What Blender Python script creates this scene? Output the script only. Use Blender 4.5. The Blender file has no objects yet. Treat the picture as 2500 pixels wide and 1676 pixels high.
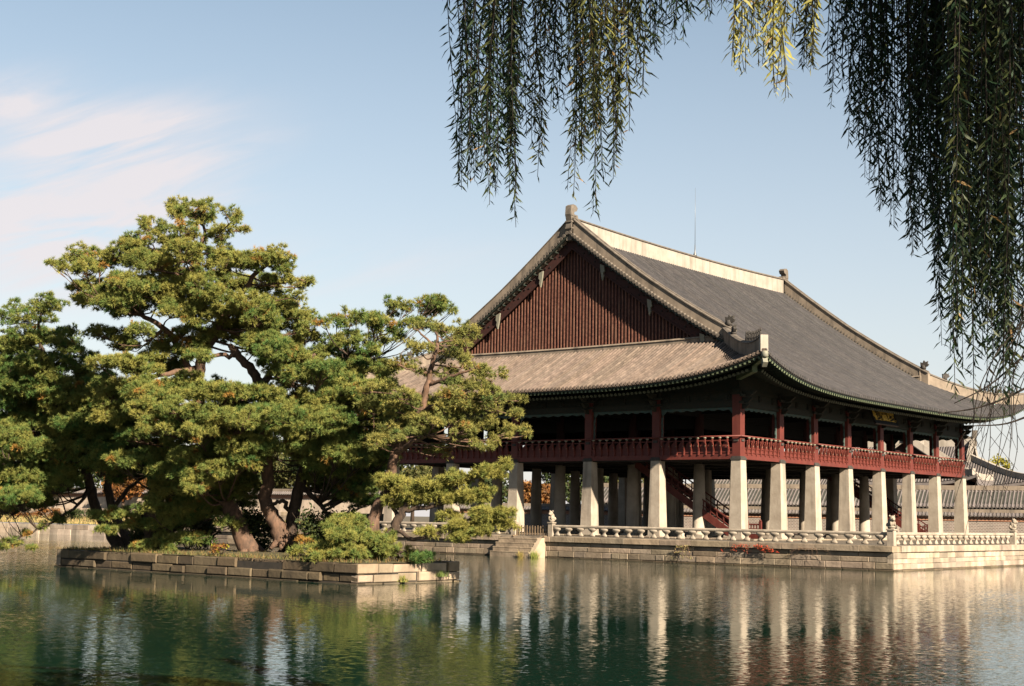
import bpy, math, random
import numpy as np
from mathutils import Vector
random.seed(7); RNG = np.random.default_rng(7)
SC = bpy.context.scene
COL = SC.collection
PI = math.pi
# ------------------------------------------------------------------ camera frame
CAM = np.array([-75.204, -43.363, 2.404])
YAW, PITCH, ROLL, FPX = 0.68144, 0.12139, 0.01783, 3486.1
def _basis():
    f = np.array([math.cos(YAW)*math.cos(PITCH), math.sin(YAW)*math.cos(PITCH), math.sin(PITCH)])
    r = np.array([math.sin(YAW), -math.cos(YAW), 0.]); u = np.cross(r, f)
    c, s = math.cos(ROLL), math.sin(ROLL)
    return c*r+s*u, -s*r+c*u, f
CR, CU, CF = _basis()
def at(px, py, d):                      # surveyed point of the photo at distance d
    return CAM + (CF + CR*(px-1250)/FPX - CU*(py-838)/FPX)*d
# ------------------------------------------------------------------ helpers
class MB:
    def __init__(s): s.v=[]; s.f=[]; s.c=[]; s.sm=[]
    def face(s, pts, c=None, sm=False):
        n=len(s.v); s.v += [tuple(p) for p in pts]; s.f.append(tuple(range(n,n+len(pts)))); s.c.append(c); s.sm.append(sm)
    def add(s, vs, fs, c=None, sm=False):
        n=len(s.v); s.v += [tuple(p) for p in vs]
        for q,f in enumerate(fs): s.f.append(tuple(i+n for i in f)); s.c.append(c[q] if isinstance(c,list) else c); s.sm.append(sm)
    def box(s, a, b, c=None, top=None):     # a,b corners ; top = inset of the top
        x0,y0,z0=a; x1,y1,z1=b; t=top or 0
        v=[(x0,y0,z0),(x1,y0,z0),(x1,y1,z0),(x0,y1,z0),(x0+t,y0+t,z1),(x1-t,y0+t,z1),(x1-t,y1-t,z1),(x0+t,y1-t,z1)]
        s.add(v,[(3,2,1,0),(4,5,6,7),(0,1,5,4),(1,2,6,5),(2,3,7,6),(3,0,4,7)],c)
    def obox(s, p, ux, uy, uz, hx, hy, hz, c=None):
        p=np.array(p,float); ux=np.array(ux)*hx; uy=np.array(uy)*hy; uz=np.array(uz)*hz
        v=[p+i*ux+j*uy+k*uz for k in(-1,1) for (i,j) in((-1,-1),(1,-1),(1,1),(-1,1))]
        s.add(v,[(3,2,1,0),(4,5,6,7),(0,1,5,4),(1,2,6,5),(2,3,7,6),(3,0,4,7)],c)
    def bar(s, a, b, w, h, c=None):
        a=np.array(a,float); b=np.array(b,float); d=b-a; L=np.linalg.norm(d); d/=L
        sd=np.cross(d,(0,0,1.)); n=np.linalg.norm(sd); sd = sd/n if n>1e-6 else np.array([1.,0,0]); up=np.cross(sd,d)
        s.obox((a+b)/2,d,sd,up,L/2,w/2,h/2,c)
    def tube(s, pts, rad, n=8, c=None, cap=True, sm=True, phase=0):
        pts=[np.array(p,float) for p in pts]; base=len(s.v); ref=np.array([0.31,0.95,0.05])
        for i,p in enumerate(pts):
            d = pts[min(i+1,len(pts)-1)]-pts[max(i-1,0)]; d/= (np.linalg.norm(d)+1e-9)
            a=np.cross(d,ref); 
            if np.linalg.norm(a)<.1: a=np.cross(d,(1,0,0))
            a/=np.linalg.norm(a); b=np.cross(d,a)
            r = rad[i] if hasattr(rad,'__len__') else rad
            for k in range(n):
                t=2*PI*k/n+phase; s.v.append(tuple(p+r*(math.cos(t)*a+math.sin(t)*b)))
        for i in range(len(pts)-1):
            for k in range(n):
                q=base+i*n; s.f.append((q+k,q+(k+1)%n,q+n+(k+1)%n,q+n+k)); s.c.append(c); s.sm.append(sm)
        if cap:
            s.f.append(tuple(base+k for k in range(n))[::-1]); s.c.append(c); s.sm.append(False)
            q=base+(len(pts)-1)*n; s.f.append(tuple(q+k for k in range(n))); s.c.append(c); s.sm.append(False)
    def lathe(s, p, prof, n=12, c=None, sx=1, sy=1, rot=0, sm=True):   # prof [(r,z)]
        base=len(s.v)
        for r,z in prof:
            for k in range(n):
                t=2*PI*k/n+rot; s.v.append((p[0]+r*math.cos(t)*sx,p[1]+r*math.sin(t)*sy,p[2]+z))
        for i in range(len(prof)-1):
            for k in range(n):
                q=base+i*n; s.f.append((q+k,q+(k+1)%n,q+n+(k+1)%n,q+n+k)); s.c.append(c); s.sm.append(sm)
        s.f.append(tuple(base+k for k in range(n))[::-1]); s.c.append(c); s.sm.append(False)
        q=base+(len(prof)-1)*n; s.f.append(tuple(q+k for k in range(n))); s.c.append(c); s.sm.append(False)
    def prism(s, poly, off, c=None):        # poly 3D list, extruded by vector off
        n=len(poly); a=[np.array(p,float) for p in poly]; b=[p+np.array(off) for p in a]
        s.add(a+b,[tuple(range(n))[::-1],tuple(range(n,2*n))]+[(i,(i+1)%n,n+(i+1)%n,n+i) for i in range(n)],c)
    def sweep(s, pts, sec, c=None, sm=False, closed=True):   # sec [(lateral, vertical)], may be fn(i)
        pts=[np.array(p,float) for p in pts]; base=len(s.v); m=len(pts)
        for i,p in enumerate(pts):
            d = pts[min(i+1,m-1)]-pts[max(i-1,0)]; l=np.array([d[1],-d[0],0.]); l/=(np.linalg.norm(l)+1e-9)
            sc = sec(i) if callable(sec) else sec; n=len(sc)
            for (a,h) in sc: s.v.append(tuple(p+l*a+np.array([0,0,h])))
        for i in range(m-1):
            for k in range(n if closed else n-1):
                q=base+i*n; s.f.append((q+k,q+(k+1)%n,q+n+(k+1)%n,q+n+k)); s.c.append(c); s.sm.append(sm)
        if closed:
            s.f.append(tuple(base+k for k in range(n))[::-1]); s.c.append(c); s.sm.append(False)
            q=base+(m-1)*n; s.f.append(tuple(q+k for k in range(n))); s.c.append(c); s.sm.append(False)
    def mesh(s, name):
        me=bpy.data.meshes.new(name); me.from_pydata(s.v,[],s.f)
        me.polygons.foreach_set('use_smooth', s.sm)
        if s.f:
            at_=me.attributes.new('Col','FLOAT_COLOR','FACE')
            at_.data.foreach_set('color', np.array([((*c,1.) if c is not None else (1,1,1,1)) for c in s.c],dtype=np.float32).ravel())
        me.update(); return me
    def build(s, name, m, parent=None, loc=None, rot=None):
        return link(name, s.mesh(name), m, parent, loc, rot)
def link(name, me, m=None, parent=None, loc=None, rot=None):
    o=bpy.data.objects.new(name, me); COL.objects.link(o)
    if m is not None and me is not None and not me.materials: me.materials.append(m)
    if parent is not None: o.parent=parent
    if loc is not None: o.location=loc
    if rot is not None: o.rotation_euler=rot
    return o
def tag(o, label=None, cat=None, group=None, kind=None):
    if label: o['label']=label
    if cat: o['category']=cat
    if group: o['group']=group
    if kind: o['kind']=kind
    return o
def thing(name, label, cat, loc=(0,0,0), rz=0, group=None):
    o=bpy.data.objects.new(name,None); COL.objects.link(o); o.location=loc; o.rotation_euler=(0,0,rz); o.empty_display_size=.3
    return tag(o,label,cat,group)
def rawmesh(name, V, F, C=None, nper=3, smooth=False, C2=None):
    """fast mesh: V (n,3), F (m,nper)"""
    me=bpy.data.meshes.new(name); n=len(V); m=len(F)
    me.vertices.add(n); me.vertices.foreach_set('co', np.asarray(V,dtype=np.float32).ravel())
    me.loops.add(m*nper); me.loops.foreach_set('vertex_index', np.asarray(F,dtype=np.int32).ravel())
    me.polygons.add(m); me.polygons.foreach_set('loop_start', np.arange(0,m*nper,nper,dtype=np.int32))
    me.update(calc_edges=True)
    if C is not None:
        a=me.attributes.new('Col','FLOAT_COLOR','FACE'); C=np.asarray(C,dtype=np.float32)
        a.data.foreach_set('color', np.concatenate([C,np.ones((len(C),1),np.float32)],1).ravel())
    me.update(); return me
def smoothpath(P, k=5):                 # Catmull-Rom through rows (x,y,z,r)
    P=np.array(P,float); Q=np.vstack([2*P[0]-P[1],P,2*P[-1]-P[-2]]); out=[]
    for i in range(1,len(Q)-2):
        for t in np.arange(0,1,1/k):
            a,b,c,d=Q[i-1],Q[i],Q[i+1],Q[i+2]
            out.append(.5*((2*b)+(-a+c)*t+(2*a-5*b+4*c-d)*t*t+(-a+3*b-3*c+d)*t**3))
    out.append(P[-1]); return np.array(out)
# ------------------------------------------------------------------ materials
MATS={}; KA=.345; LEAFY=('pine needles','willow leaves','broad leaves')
def mat(name, col, col2=None, scale=1.0, rough=.8, bump=None, attr=False, detail=6, spec=.3, streak=None, translucent=0, metal=0, stretch=None, mixlo=.35, mixhi=.65):
    if name not in LEAFY: col=tuple(x*KA for x in col); col2=tuple(x*KA for x in col2) if col2 else None; streak=(tuple(x*KA for x in streak[0]),)+streak[1:] if streak else None
    m=bpy.data.materials.new(name); m.use_nodes=True; MATS[name]=m
    N=m.node_tree.nodes; L=m.node_tree.links; b=N['Principled BSDF']
    b.inputs['Roughness'].default_value=rough; b.inputs['Specular IOR Level'].default_value=spec; b.inputs['Metallic'].default_value=metal
    geo=N.new('ShaderNodeNewGeometry'); vec=geo.outputs['Position']
    if stretch:
        mp=N.new('ShaderNodeMapping'); mp.inputs['Scale'].default_value=stretch; L.new(vec,mp.inputs['Vector']); vec=mp.outputs[0]
    cur=None
    if col2 is not None:
        n=N.new('ShaderNodeTexNoise'); n.inputs['Scale'].default_value=scale; n.inputs['Detail'].default_value=detail; n.inputs['Roughness'].default_value=.62
        L.new(vec,n.inputs['Vector'])
        mr=N.new('ShaderNodeMapRange'); mr.inputs[1].default_value=mixlo; mr.inputs[2].default_value=mixhi; L.new(n.outputs['Fac'],mr.inputs[0])
        mx=N.new('ShaderNodeMix'); mx.data_type='RGBA'; mx.inputs[6].default_value=(*col,1); mx.inputs[7].default_value=(*col2,1)
        L.new(mr.outputs[0],mx.inputs[0]); cur=mx.outputs[2]
    if streak:                         # (color, scale, amount): vertical weather stains
        mp=N.new('ShaderNodeMapping'); mp.inputs['Scale'].default_value=(streak[1],streak[1],streak[1]*.12); L.new(geo.outputs['Position'],mp.inputs['Vector'])
        n=N.new('ShaderNodeTexNoise'); n.inputs['Scale'].default_value=1; n.inputs['Detail'].default_value=5; L.new(mp.outputs[0],n.inputs['Vector'])
        mr=N.new('ShaderNodeMapRange'); mr.inputs[1].default_value=.5; mr.inputs[2].default_value=.72; mr.inputs[4].default_value=streak[2]; L.new(n.outputs['Fac'],mr.inputs[0])
        mx=N.new('ShaderNodeMix'); mx.data_type='RGBA'; mx.inputs[7].default_value=(*streak[0],1)
        if cur: L.new(cur,mx.inputs[6])
        else: mx.inputs[6].default_value=(*col,1)
        L.new(mr.outputs[0],mx.inputs[0]); cur=mx.outputs[2]
    if attr:
        a=N.new('ShaderNodeAttribute'); a.attribute_name='Col'
        mx=N.new('ShaderNodeMix'); mx.data_type='RGBA'; mx.blend_type='MULTIPLY'; mx.inputs[0].default_value=1
        if cur: L.new(cur,mx.inputs[6])
        else: mx.inputs[6].default_value=(*col,1)
        L.new(a.outputs['Color'],mx.inputs[7]); cur=mx.outputs[2]
    if cur: L.new(cur,b.inputs['Base Color'])
    else: b.inputs['Base Color'].default_value=(*col,1)
    if bump:
        n=N.new('ShaderNodeTexNoise'); n.inputs['Scale'].default_value=bump[0]; n.inputs['Detail'].default_value=5; L.new(vec,n.inputs['Vector'])
        bp=N.new('ShaderNodeBump'); bp.inputs['Distance'].default_value=bump[1]; bp.inputs['Strength'].default_value=1
        L.new(n.outputs['Fac'],bp.inputs['Height']); L.new(bp.outputs[0],b.inputs['Normal'])
    if translucent:
        tr=N.new('ShaderNodeBsdfTranslucent'); ms=N.new('ShaderNodeMixShader'); ms.inputs[0].default_value=translucent
        if cur: L.new(cur,tr.inputs['Color'])
        else: tr.inputs['Color'].default_value=(*col,1)
        out=N['Material Output']; L.new(b.outputs[0],ms.inputs[1]); L.new(tr.outputs[0],ms.inputs[2]); L.new(ms.outputs[0],out.inputs['Surface'])
    return m
granite  = mat('pillar granite',(.78,.67,.53),(.58,.48,.37),1.3,.85,(9,.01),streak=((.20,.17,.14),1.6,.7),detail=8)
ashlar   = mat('ashlar stone',(.62,.50,.37),(.38,.30,.22),1.1,.88,(7,.02),attr=True,detail=9,streak=((.12,.10,.075),1.3,.55))
railst   = mat('rail granite',(.70,.59,.46),(.45,.37,.28),2.2,.85,(10,.008),attr=True,detail=8)
paver    = mat('terrace paving',(.24,.20,.15),(.17,.14,.105),1.6,.92,(8,.01),attr=True)
soil     = mat('dry grass earth',(.16,.12,.05),(.09,.085,.03),1.8,.95,(12,.03))
earth    = mat('palace ground',(.22,.175,.115),(.14,.12,.07),.4,.95,(6,.02))
boardred = mat('dull red bargeboard',(.09,.022,.014),(.05,.015,.010),5,.8,attr=True)
eavem    = mat('painted eave timber',(1.5,1.5,1.5),(1.1,1.1,1.1),5,.7,attr=True)
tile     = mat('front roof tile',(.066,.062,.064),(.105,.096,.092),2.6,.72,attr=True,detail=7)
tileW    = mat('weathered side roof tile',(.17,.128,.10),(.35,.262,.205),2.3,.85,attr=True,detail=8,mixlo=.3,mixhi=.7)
tiledk   = mat('ridge cap tile',(.17,.14,.11),(.30,.25,.20),3,.85)
plaster  = mat('stained and shade-darkened ridge plaster',(.50,.40,.30),(.33,.26,.195),1.4,.9,streak=((.13,.11,.09),2.2,.75),detail=8)
plasterW = mat('white ridge plaster',(.66,.58,.49),(.52,.45,.37),1.2,.85,streak=((.30,.26,.20),2.6,.65),detail=8)
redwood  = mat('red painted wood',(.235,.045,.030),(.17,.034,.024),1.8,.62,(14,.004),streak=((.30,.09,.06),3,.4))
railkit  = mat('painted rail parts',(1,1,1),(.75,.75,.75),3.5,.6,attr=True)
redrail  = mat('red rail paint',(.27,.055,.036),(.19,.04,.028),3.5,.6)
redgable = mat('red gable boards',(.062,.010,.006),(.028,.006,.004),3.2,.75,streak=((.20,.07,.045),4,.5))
batten   = mat('faded battens',(.32,.135,.085),(.14,.045,.03),5,.8,streak=((.34,.20,.13),6,.6))
greenw   = mat('dancheong green',(.018,.040,.028),(.034,.026,.016),3.5,.7,detail=7)
bandm    = mat('painted bracket band',(.020,.036,.027),(.060,.044,.026),4.5,.75,stretch=(1,1,2.2),detail=8)
teal     = mat('teal valance',(.085,.19,.18),(.16,.17,.13),6,.7)
cream    = mat('cream paint',(.42,.39,.28),(.30,.30,.24),6,.7)
palegrn  = mat('pale green rafter end',(.30,.36,.20),(.20,.27,.15),5,.7)
discm    = mat('grey green rafter end',(.17,.17,.115),(.10,.115,.08),5,.7)
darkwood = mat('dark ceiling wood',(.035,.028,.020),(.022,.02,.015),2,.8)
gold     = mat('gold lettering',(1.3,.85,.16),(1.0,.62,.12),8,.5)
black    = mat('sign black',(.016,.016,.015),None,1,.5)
darkred  = mat('shade-darkened inner column red',(.10,.025,.018),(.06,.02,.015),2,.8)  # darker red puts the hall's shade into the inner column colour
ironm    = mat('dark figures',(.055,.048,.042),(.11,.095,.08),8,.8)
steel    = mat('grey rod',(.3,.3,.3),None,1,.45,metal=.5)
picket   = mat('weathered picket',(.34,.24,.14),(.22,.15,.09),5,.8)
bark     = mat('grey brown bark',(.155,.10,.065),(.062,.042,.030),9,.9,(16,.03),stretch=(1,1,.35),detail=8)
barkred  = mat('reddish pine bark',(.30,.17,.105),(.12,.075,.05),7,.88,(14,.02),stretch=(1,1,.4),detail=8)
needles  = mat('pine needles',(1,1,1),None,1,.75,attr=True,translucent=.28,spec=.15)
willowm  = mat('willow leaves',(1,1,1),None,1,.55,attr=True,translucent=.30,spec=.25)
willowb  = mat('willow bark',(.055,.038,.025),(.03,.022,.015),8,.9,(20,.02))
broad    = mat('broad leaves',(1,1,1),None,1,.7,attr=True,translucent=.25,spec=.2)
brickm=None
def brickmat(name, c1, c2, mortar, scale, bw, rh, ms=.02, rough=.9):
    c1,c2,mortar=[tuple(x*KA for x in c) for c in (c1,c2,mortar)]
    m=bpy.data.materials.new(name); m.use_nodes=True; N=m.node_tree.nodes; L=m.node_tree.links; b=N['Principled BSDF']; b.inputs['Roughness'].default_value=rough; b.inputs['Specular IOR Level'].default_value=.2
    tc=N.new('ShaderNodeTexCoord'); sp=N.new('ShaderNodeSeparateXYZ'); L.new(tc.outputs['Object'],sp.inputs[0]); cb=N.new('ShaderNodeCombineXYZ'); L.new(sp.outputs[0],cb.inputs[0]); L.new(sp.outputs[2],cb.inputs[1])
    bt=N.new('ShaderNodeTexBrick'); L.new(cb.outputs[0],bt.inputs['Vector']); bt.inputs['Color1'].default_value=(*c1,1); bt.inputs['Color2'].default_value=(*c2,1); bt.inputs['Mortar'].default_value=(*mortar,1)
    bt.inputs['Scale'].default_value=scale; bt.inputs['Brick Width'].default_value=bw; bt.inputs['Row Height'].default_value=rh; bt.inputs['Mortar Size'].default_value=ms
    n=N.new('ShaderNodeTexNoise'); n.inputs['Scale'].default_value=1.1; n.inputs['Detail'].default_value=7; L.new(tc.outputs['Object'],n.inputs['Vector'])
    mr=N.new('ShaderNodeMapRange'); mr.inputs[3].default_value=.7; mr.inputs[4].default_value=1.25; L.new(n.outputs['Fac'],mr.inputs[0])
    mx=N.new('ShaderNodeMix'); mx.data_type='RGBA'; mx.blend_type='MULTIPLY'; mx.inputs[0].default_value=1; L.new(bt.outputs['Color'],mx.inputs[6]); L.new(mr.outputs[0],mx.inputs[7]); L.new(mx.outputs[2],b.inputs['Base Color'])
    bp=N.new('ShaderNodeBump'); bp.inputs['Distance'].default_value=.02; L.new(bt.outputs['Fac'],bp.inputs['Height']); bp.invert=True; L.new(bp.outputs[0],b.inputs['Normal'])
    return m
greybrick = brickmat('grey pink brick',(.42,.31,.26),(.28,.23,.20),(.62,.53,.45),1,.28,.14,.03)
redbrick  = brickmat('orange brick course',(.80,.36,.20),(.66,.30,.17),(.7,.5,.38),1,.22,.09,.012)
whitewall = mat('pale wall stone',(1.15,.93,.72),(.8,.63,.48),1.5,.9,attr=True,streak=((.2,.17,.12),1.2,.5))
# water: facet slopes given straight to the normal, so far ripples average instead of vanishing
def watermat():
    m=bpy.data.materials.new('pond water'); m.use_nodes=True; N=m.node_tree.nodes; L=m.node_tree.links; b=N['Principled BSDF']
    b.inputs['Base Color'].default_value=(.004,.016,.010,1); b.inputs['Roughness'].default_value=.035; b.inputs['IOR'].default_value=1.33
    geo=N.new('ShaderNodeNewGeometry'); pos=geo.outputs['Position']
    def noise(scale, sx, sy, det, w=0, rot=0.68):
        mp=N.new('ShaderNodeMapping'); mp.vector_type='TEXTURE'; mp.inputs['Rotation'].default_value=(0,0,rot); mp.inputs['Scale'].default_value=(sx,sy,1); mp.inputs['Location'].default_value=(w,w*.7,0)
        L.new(pos,mp.inputs['Vector']); n=N.new('ShaderNodeTexNoise'); n.inputs['Scale'].default_value=scale; n.inputs['Detail'].default_value=det; n.inputs['Roughness'].default_value=.55; L.new(mp.outputs[0],n.inputs['Vector']); return n
    def vm(op,a,bv=None,sc=None):
        v=N.new('ShaderNodeVectorMath'); v.operation=op; L.new(a,v.inputs[0])
        if bv is not None:
            if isinstance(bv,tuple): v.inputs[1].default_value=bv
            else: L.new(bv,v.inputs[1])
        if sc is not None:
            if hasattr(sc,'is_linked') or not isinstance(sc,(int,float)): L.new(sc,v.inputs['Scale'])
            else: v.inputs['Scale'].default_value=sc
        return v.outputs[0]
    n1=noise(9,.6,1.5,2); n2=noise(3.2,.7,1.8,2,31)
    patch=noise(.055,1,2.2,2,7); mr=N.new('ShaderNodeMapRange'); mr.inputs[1].default_value=.38; mr.inputs[2].default_value=.62; mr.inputs[3].default_value=.35; mr.inputs[4].default_value=1.75; L.new(patch.outputs['Fac'],mr.inputs[0])
    a=vm('SUBTRACT',n1.outputs['Color'],(.5,.5,.5)); a=vm('SCALE',a,None,WAVE1)
    c=vm('SUBTRACT',n2.outputs['Color'],(.5,.5,.5)); c=vm('SCALE',c,None,WAVE2)
    s=vm('ADD',a,c); s=vm('SCALE',s,None,mr.outputs[0]); s=vm('MULTIPLY',s,(1,1,0)); s=vm('ADD',s,(0,0,1)); s=vm('NORMALIZE',s)
    L.new(s,b.inputs['Normal']); return m
WAVE1=.13; WAVE2=.035
# ------------------------------------------------------------------ light, sky
SUN_A, SUN_EL = math.radians(18), math.radians(30)
sundir=np.array([-math.sin(SUN_A)*math.cos(SUN_EL),-math.cos(SUN_A)*math.cos(SUN_EL),math.sin(SUN_EL)])
ld=bpy.data.lights.new('sun','SUN'); ld.energy=5.0; ld.angle=math.radians(.55); ld.color=(1,.865,.69)
lo=bpy.data.objects.new('sun',ld); COL.objects.link(lo); lo.rotation_euler=Vector(sundir).to_track_quat('Z','Y').to_euler(); lo.location=(0,0,60)
W=bpy.data.worlds.new('World'); SC.world=W; W.use_nodes=True
N=W.node_tree.nodes; L=W.node_tree.links; bg=N['Background']
sky=N.new('ShaderNodeTexSky'); sky.sky_type='NISHITA'; sky.sun_disc=False; sky.sun_elevation=SUN_EL
sky.sun_rotation=math.atan2(sundir[0],sundir[1])%(2*PI); sky.air_density=1.0; sky.dust_density=.15; sky.ozone_density=1.2; sky.altitude=50
tc=N.new('ShaderNodeTexCoord')
mp=N.new('ShaderNodeMapping'); mp.inputs['Rotation'].default_value=(0,0,-YAW); L.new(tc.outputs['Generated'],mp.inputs['Vector'])   # x = view heading
sp=N.new('ShaderNodeSeparateXYZ'); L.new(mp.outputs[0],sp.inputs[0])
def math_(op,a,b_=None,c=None):
    n=N.new('ShaderNodeMath'); n.operation=op
    for i,x in enumerate((a,b_,c)):
        if x is None: continue
        if isinstance(x,(int,float)): n.inputs[i].default_value=x
        else: L.new(x,n.inputs[i])
    return n.outputs[0]
az=math_('DIVIDE',sp.outputs[1],math_('MAXIMUM',sp.outputs[0],.05)); el=math_('DIVIDE',sp.outputs[2],math_('MAXIMUM',sp.outputs[0],.05))
cb=N.new('ShaderNodeCombineXYZ'); L.new(math_('MULTIPLY_ADD',el,.35,math_('MULTIPLY',az,1.0)),cb.inputs[0]); L.new(math_('MULTIPLY_ADD',az,1.1,math_('MULTIPLY',el,4.2)),cb.inputs[1])
cn=N.new('ShaderNodeTexNoise'); cn.inputs['Scale'].default_value=8.5; cn.inputs['Detail'].default_value=9; cn.inputs['Roughness'].default_value=.58; cn.inputs['Distortion'].default_value=.5; L.new(cb.outputs[0],cn.inputs['Vector'])
def blob(a0,e0,sa,se,amp,tilt=0):        # a bank of thin cloud at one bearing and height
    da=math_('SUBTRACT',az,a0); de=math_('SUBTRACT',math_('MULTIPLY_ADD',da,-tilt,el),e0)
    q=math_('ADD',math_('POWER',math_('DIVIDE',math_('ABSOLUTE',da),sa),2),math_('POWER',math_('DIVIDE',math_('ABSOLUTE',de),se),2))
    return math_('MULTIPLY',math_('POWER',2.718,math_('MULTIPLY',q,-1)),amp)
bl=[blob(.30,.262,.075,.022,1.1,-.22),blob(.245,.240,.055,.016,1.2,-.30),blob(.35,.190,.085,.032,1.5,-.1),blob(.20,.165,.16,.018,.45,-.1),blob(.36,.290,.05,.020,.8,-.1),blob(.27,.205,.07,.015,.6,-.2)]
tot=bl[0]
for b_ in bl[1:]: tot=math_('ADD',tot,b_)
fac=math_('MULTIPLY',tot,math_('MULTIPLY_ADD',cn.outputs['Fac'],4.2,-1.35)); fac=math_('MINIMUM',math_('MAXIMUM',fac,0),.85)
hz=math_('MULTIPLY',math_('POWER',math_('MAXIMUM',math_('SUBTRACT',1,math_('MULTIPLY',math_('ABSOLUTE',sp.outputs[2]),2.1)),0),1.5),.88)
tn=N.new('ShaderNodeMix'); tn.data_type='RGBA'; tn.blend_type='MULTIPLY'; tn.inputs[0].default_value=1; L.new(sky.outputs[0],tn.inputs[6]); tn.inputs[7].default_value=(.84,.76,.64,1)
m0=N.new('ShaderNodeMix'); m0.data_type='RGBA'; L.new(hz,m0.inputs[0]); L.new(tn.outputs[2],m0.inputs[6]); m0.inputs[7].default_value=(3.15,3.1,3.4,1)
m1=N.new('ShaderNodeMix'); m1.data_type='RGBA'; L.new(fac,m1.inputs[0]); L.new(m0.outputs[2],m1.inputs[6]); m1.inputs[7].default_value=(4.05,3.75,3.8,1)
L.new(m1.outputs[2],bg.inputs['Color']); bg.inputs['Strength'].default_value=.050
SC.view_settings.view_transform='Standard'; SC.view_settings.look='None'; SC.view_settings.exposure=2.1; SC.view_settings.gamma=1
cd=bpy.data.cameras.new('camera'); co=bpy.data.objects.new('camera',cd); COL.objects.link(co)
cd.sensor_width=36; cd.lens=FPX/2500*36; cd.clip_end=4000; cd.clip_start=.1
from mathutils import Matrix
co.matrix_world=Matrix(((CR[0],CU[0],-CF[0],CAM[0]),(CR[1],CU[1],-CF[1],CAM[1]),(CR[2],CU[2],-CF[2],CAM[2]),(0,0,0,1)))
SC.camera=co
SC.cycles.max_bounces=6; SC.cycles.diffuse_bounces=1; SC.cycles.transparent_max_bounces=4; SC.cycles.glossy_bounces=3
SC.cycles.use_denoising=True
# ================================================================== tiled hip-and-gable roof
class Roof:
    """eave rectangle 2a x 2b centred on the origin, ridge along x"""
    def __init__(s,a,b,gi,zb,hf,lift=1.65,p=4.5,inset=.5,fade=9.,bow=.24):
        s.a,s.b,s.gi,s.zb,s.hf,s.lift,s.p,s.inset,s.fade,s.bow=a,b,gi,zb,hf,lift,p,inset,fade,bow
    def de(s,t): return s.inset*(1-t*t)
    def z(s,side,u,d):
        A=s.a if side in 'SN' else s.b; t=min(1,abs(u)/A); p=s.p if side in 'SN' else s.p-.7
        zb=s.zb+(0 if side in 'SN' else .08)*(1-t**3)
        return zb+s.bow*t*t+s.hf(d)+s.lift*t**p*max(0,1-d/s.fade)**2
    def P(s,side,u,d,dz=0):
        z=s.z(side,u,d)+dz
        return {'S':(u,-s.b+d,z),'N':(-u,s.b-d,z),'W':(-s.a+d,-u,z),'E':(s.a-d,u,z)}[side]
    def dmax(s,side,u):
        A=s.a if side in 'SN' else s.b; r=A-abs(u)
        if side in 'SN': return s.b if r>=s.gi else r
        return min(r,s.gi+.7)
    def tiles(s,mb,side,sp=.30,rr=.095,rows=14,disc=True,cfn=None,base=True):
        A=s.a if side in 'SN' else s.b; n=int(round(2*A/sp)); sp=2*A/n
        for i in range(n):
            u=-A+(i+.5)*sp; t=u/A; d0=s.de(t); d1=s.dmax(side,u)
            if d1<=d0+.05: continue
            m=max(3,int(rows*(d1-d0)/s.b)+2); c=cfn() if cfn else None
            prof=[(-sp*.5,0),(-rr,0.005),(-rr*.75,rr*.75),(0,rr*1.05),(rr*.75,rr*.75),(rr,.005),(sp*.5,0)]
            vs=[];fs=[];cc=[]
            for j in range(m+1):
                d=d0+(d1-d0)*j/m
                for (o,h) in prof: vs.append(s.P(side,u+o,d,h))
            for j in range(m):
                for k in range(6):
                    q=j*7+k; fs.append((q,q+1,q+8,q+7))
            if c:
                cl=[]
                for j in range(m):
                    g=random.uniform(.84,1.16)
                    for k in range(6): h=g*(.30 if k in (0,5) else (.8 if k in (1,4) else 1.12)); cl.append((c[0]*h,c[1]*h,c[2]*h))
                mb.add(vs,fs,cl,False)
            else: mb.add(vs,fs,c,False)
            # round end tile and drip tile at the eave
            if disc:
                pc=np.array(s.P(side,u,d0-.02,-.01)); rgt=np.array(s.P(side,u+.5,d0-.02))-np.array(s.P(side,u-.5,d0-.02)); rgt/=np.linalg.norm(rgt); up=np.array([0,0,1.])
                out=-(np.array(s.P(side,u,d0+.5))-np.array(s.P(side,u,d0))); out[2]=0; out/=np.linalg.norm(out)
                R=rr*1.15; ring=[pc+R*(math.cos(a)*rgt+math.sin(a)*up) for a in np.arange(8)*PI/4]
                mb.add([p+out*.02 for p in ring]+[p-out*.06 for p in ring],[tuple(range(8))]+[(k,(k+1)%8,8+(k+1)%8,8+k) for k in range(8)],(.85,.8,.7) if c is None else tuple(min(1.6,x*1.15) for x in c))
                q=[s.P(side,u+sp*.5-.09,d0-.01,.0),s.P(side,u+sp*.5+.09,d0-.01,.0),s.P(side,u+sp*.5+.05,d0-.03,-.13),s.P(side,u+sp*.5-.05,d0-.03,-.13)]
                mb.face(q,(.8,.75,.65))
        # edge thickness under the tiles
    def edge(s,mb,side,n=60,th=.16):
        A=s.a if side in 'SN' else s.b; us=np.linspace(-A,A,n+1)
        for i in range(n):
            P=[]
            for u in (us[i],us[i+1]):
                d=s.de(u/A)+.03; P.append((s.P(side,u,d,-.02),s.P(side,u,d,-.02-th)))
            mb.face([P[0][1],P[1][1],P[1][0],P[0][0]],None)
    def eavepts(s,side,dd,dz,n=60,lim=0):
        A=s.a if side in 'SN' else s.b; return [s.P(side,u,s.de(u/A)+dd,dz) for u in np.linspace(-A+lim,A-lim,n+1)]
def hfun(d): return .468*d+.00847*d*d
LX,LY=34.4,28.5
XS=[0,4.90,9.53,14.41,19.56,24.59,29.38,34.4]; YS=[0,5.745,10.94,17.05,22.76,28.5]
PAV=thing('palace_pavilion','huge two storey wooden pavilion on stone pillars with grey tiled roof and dark red gable','pavilion',(17.2,14.25,0))
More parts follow.
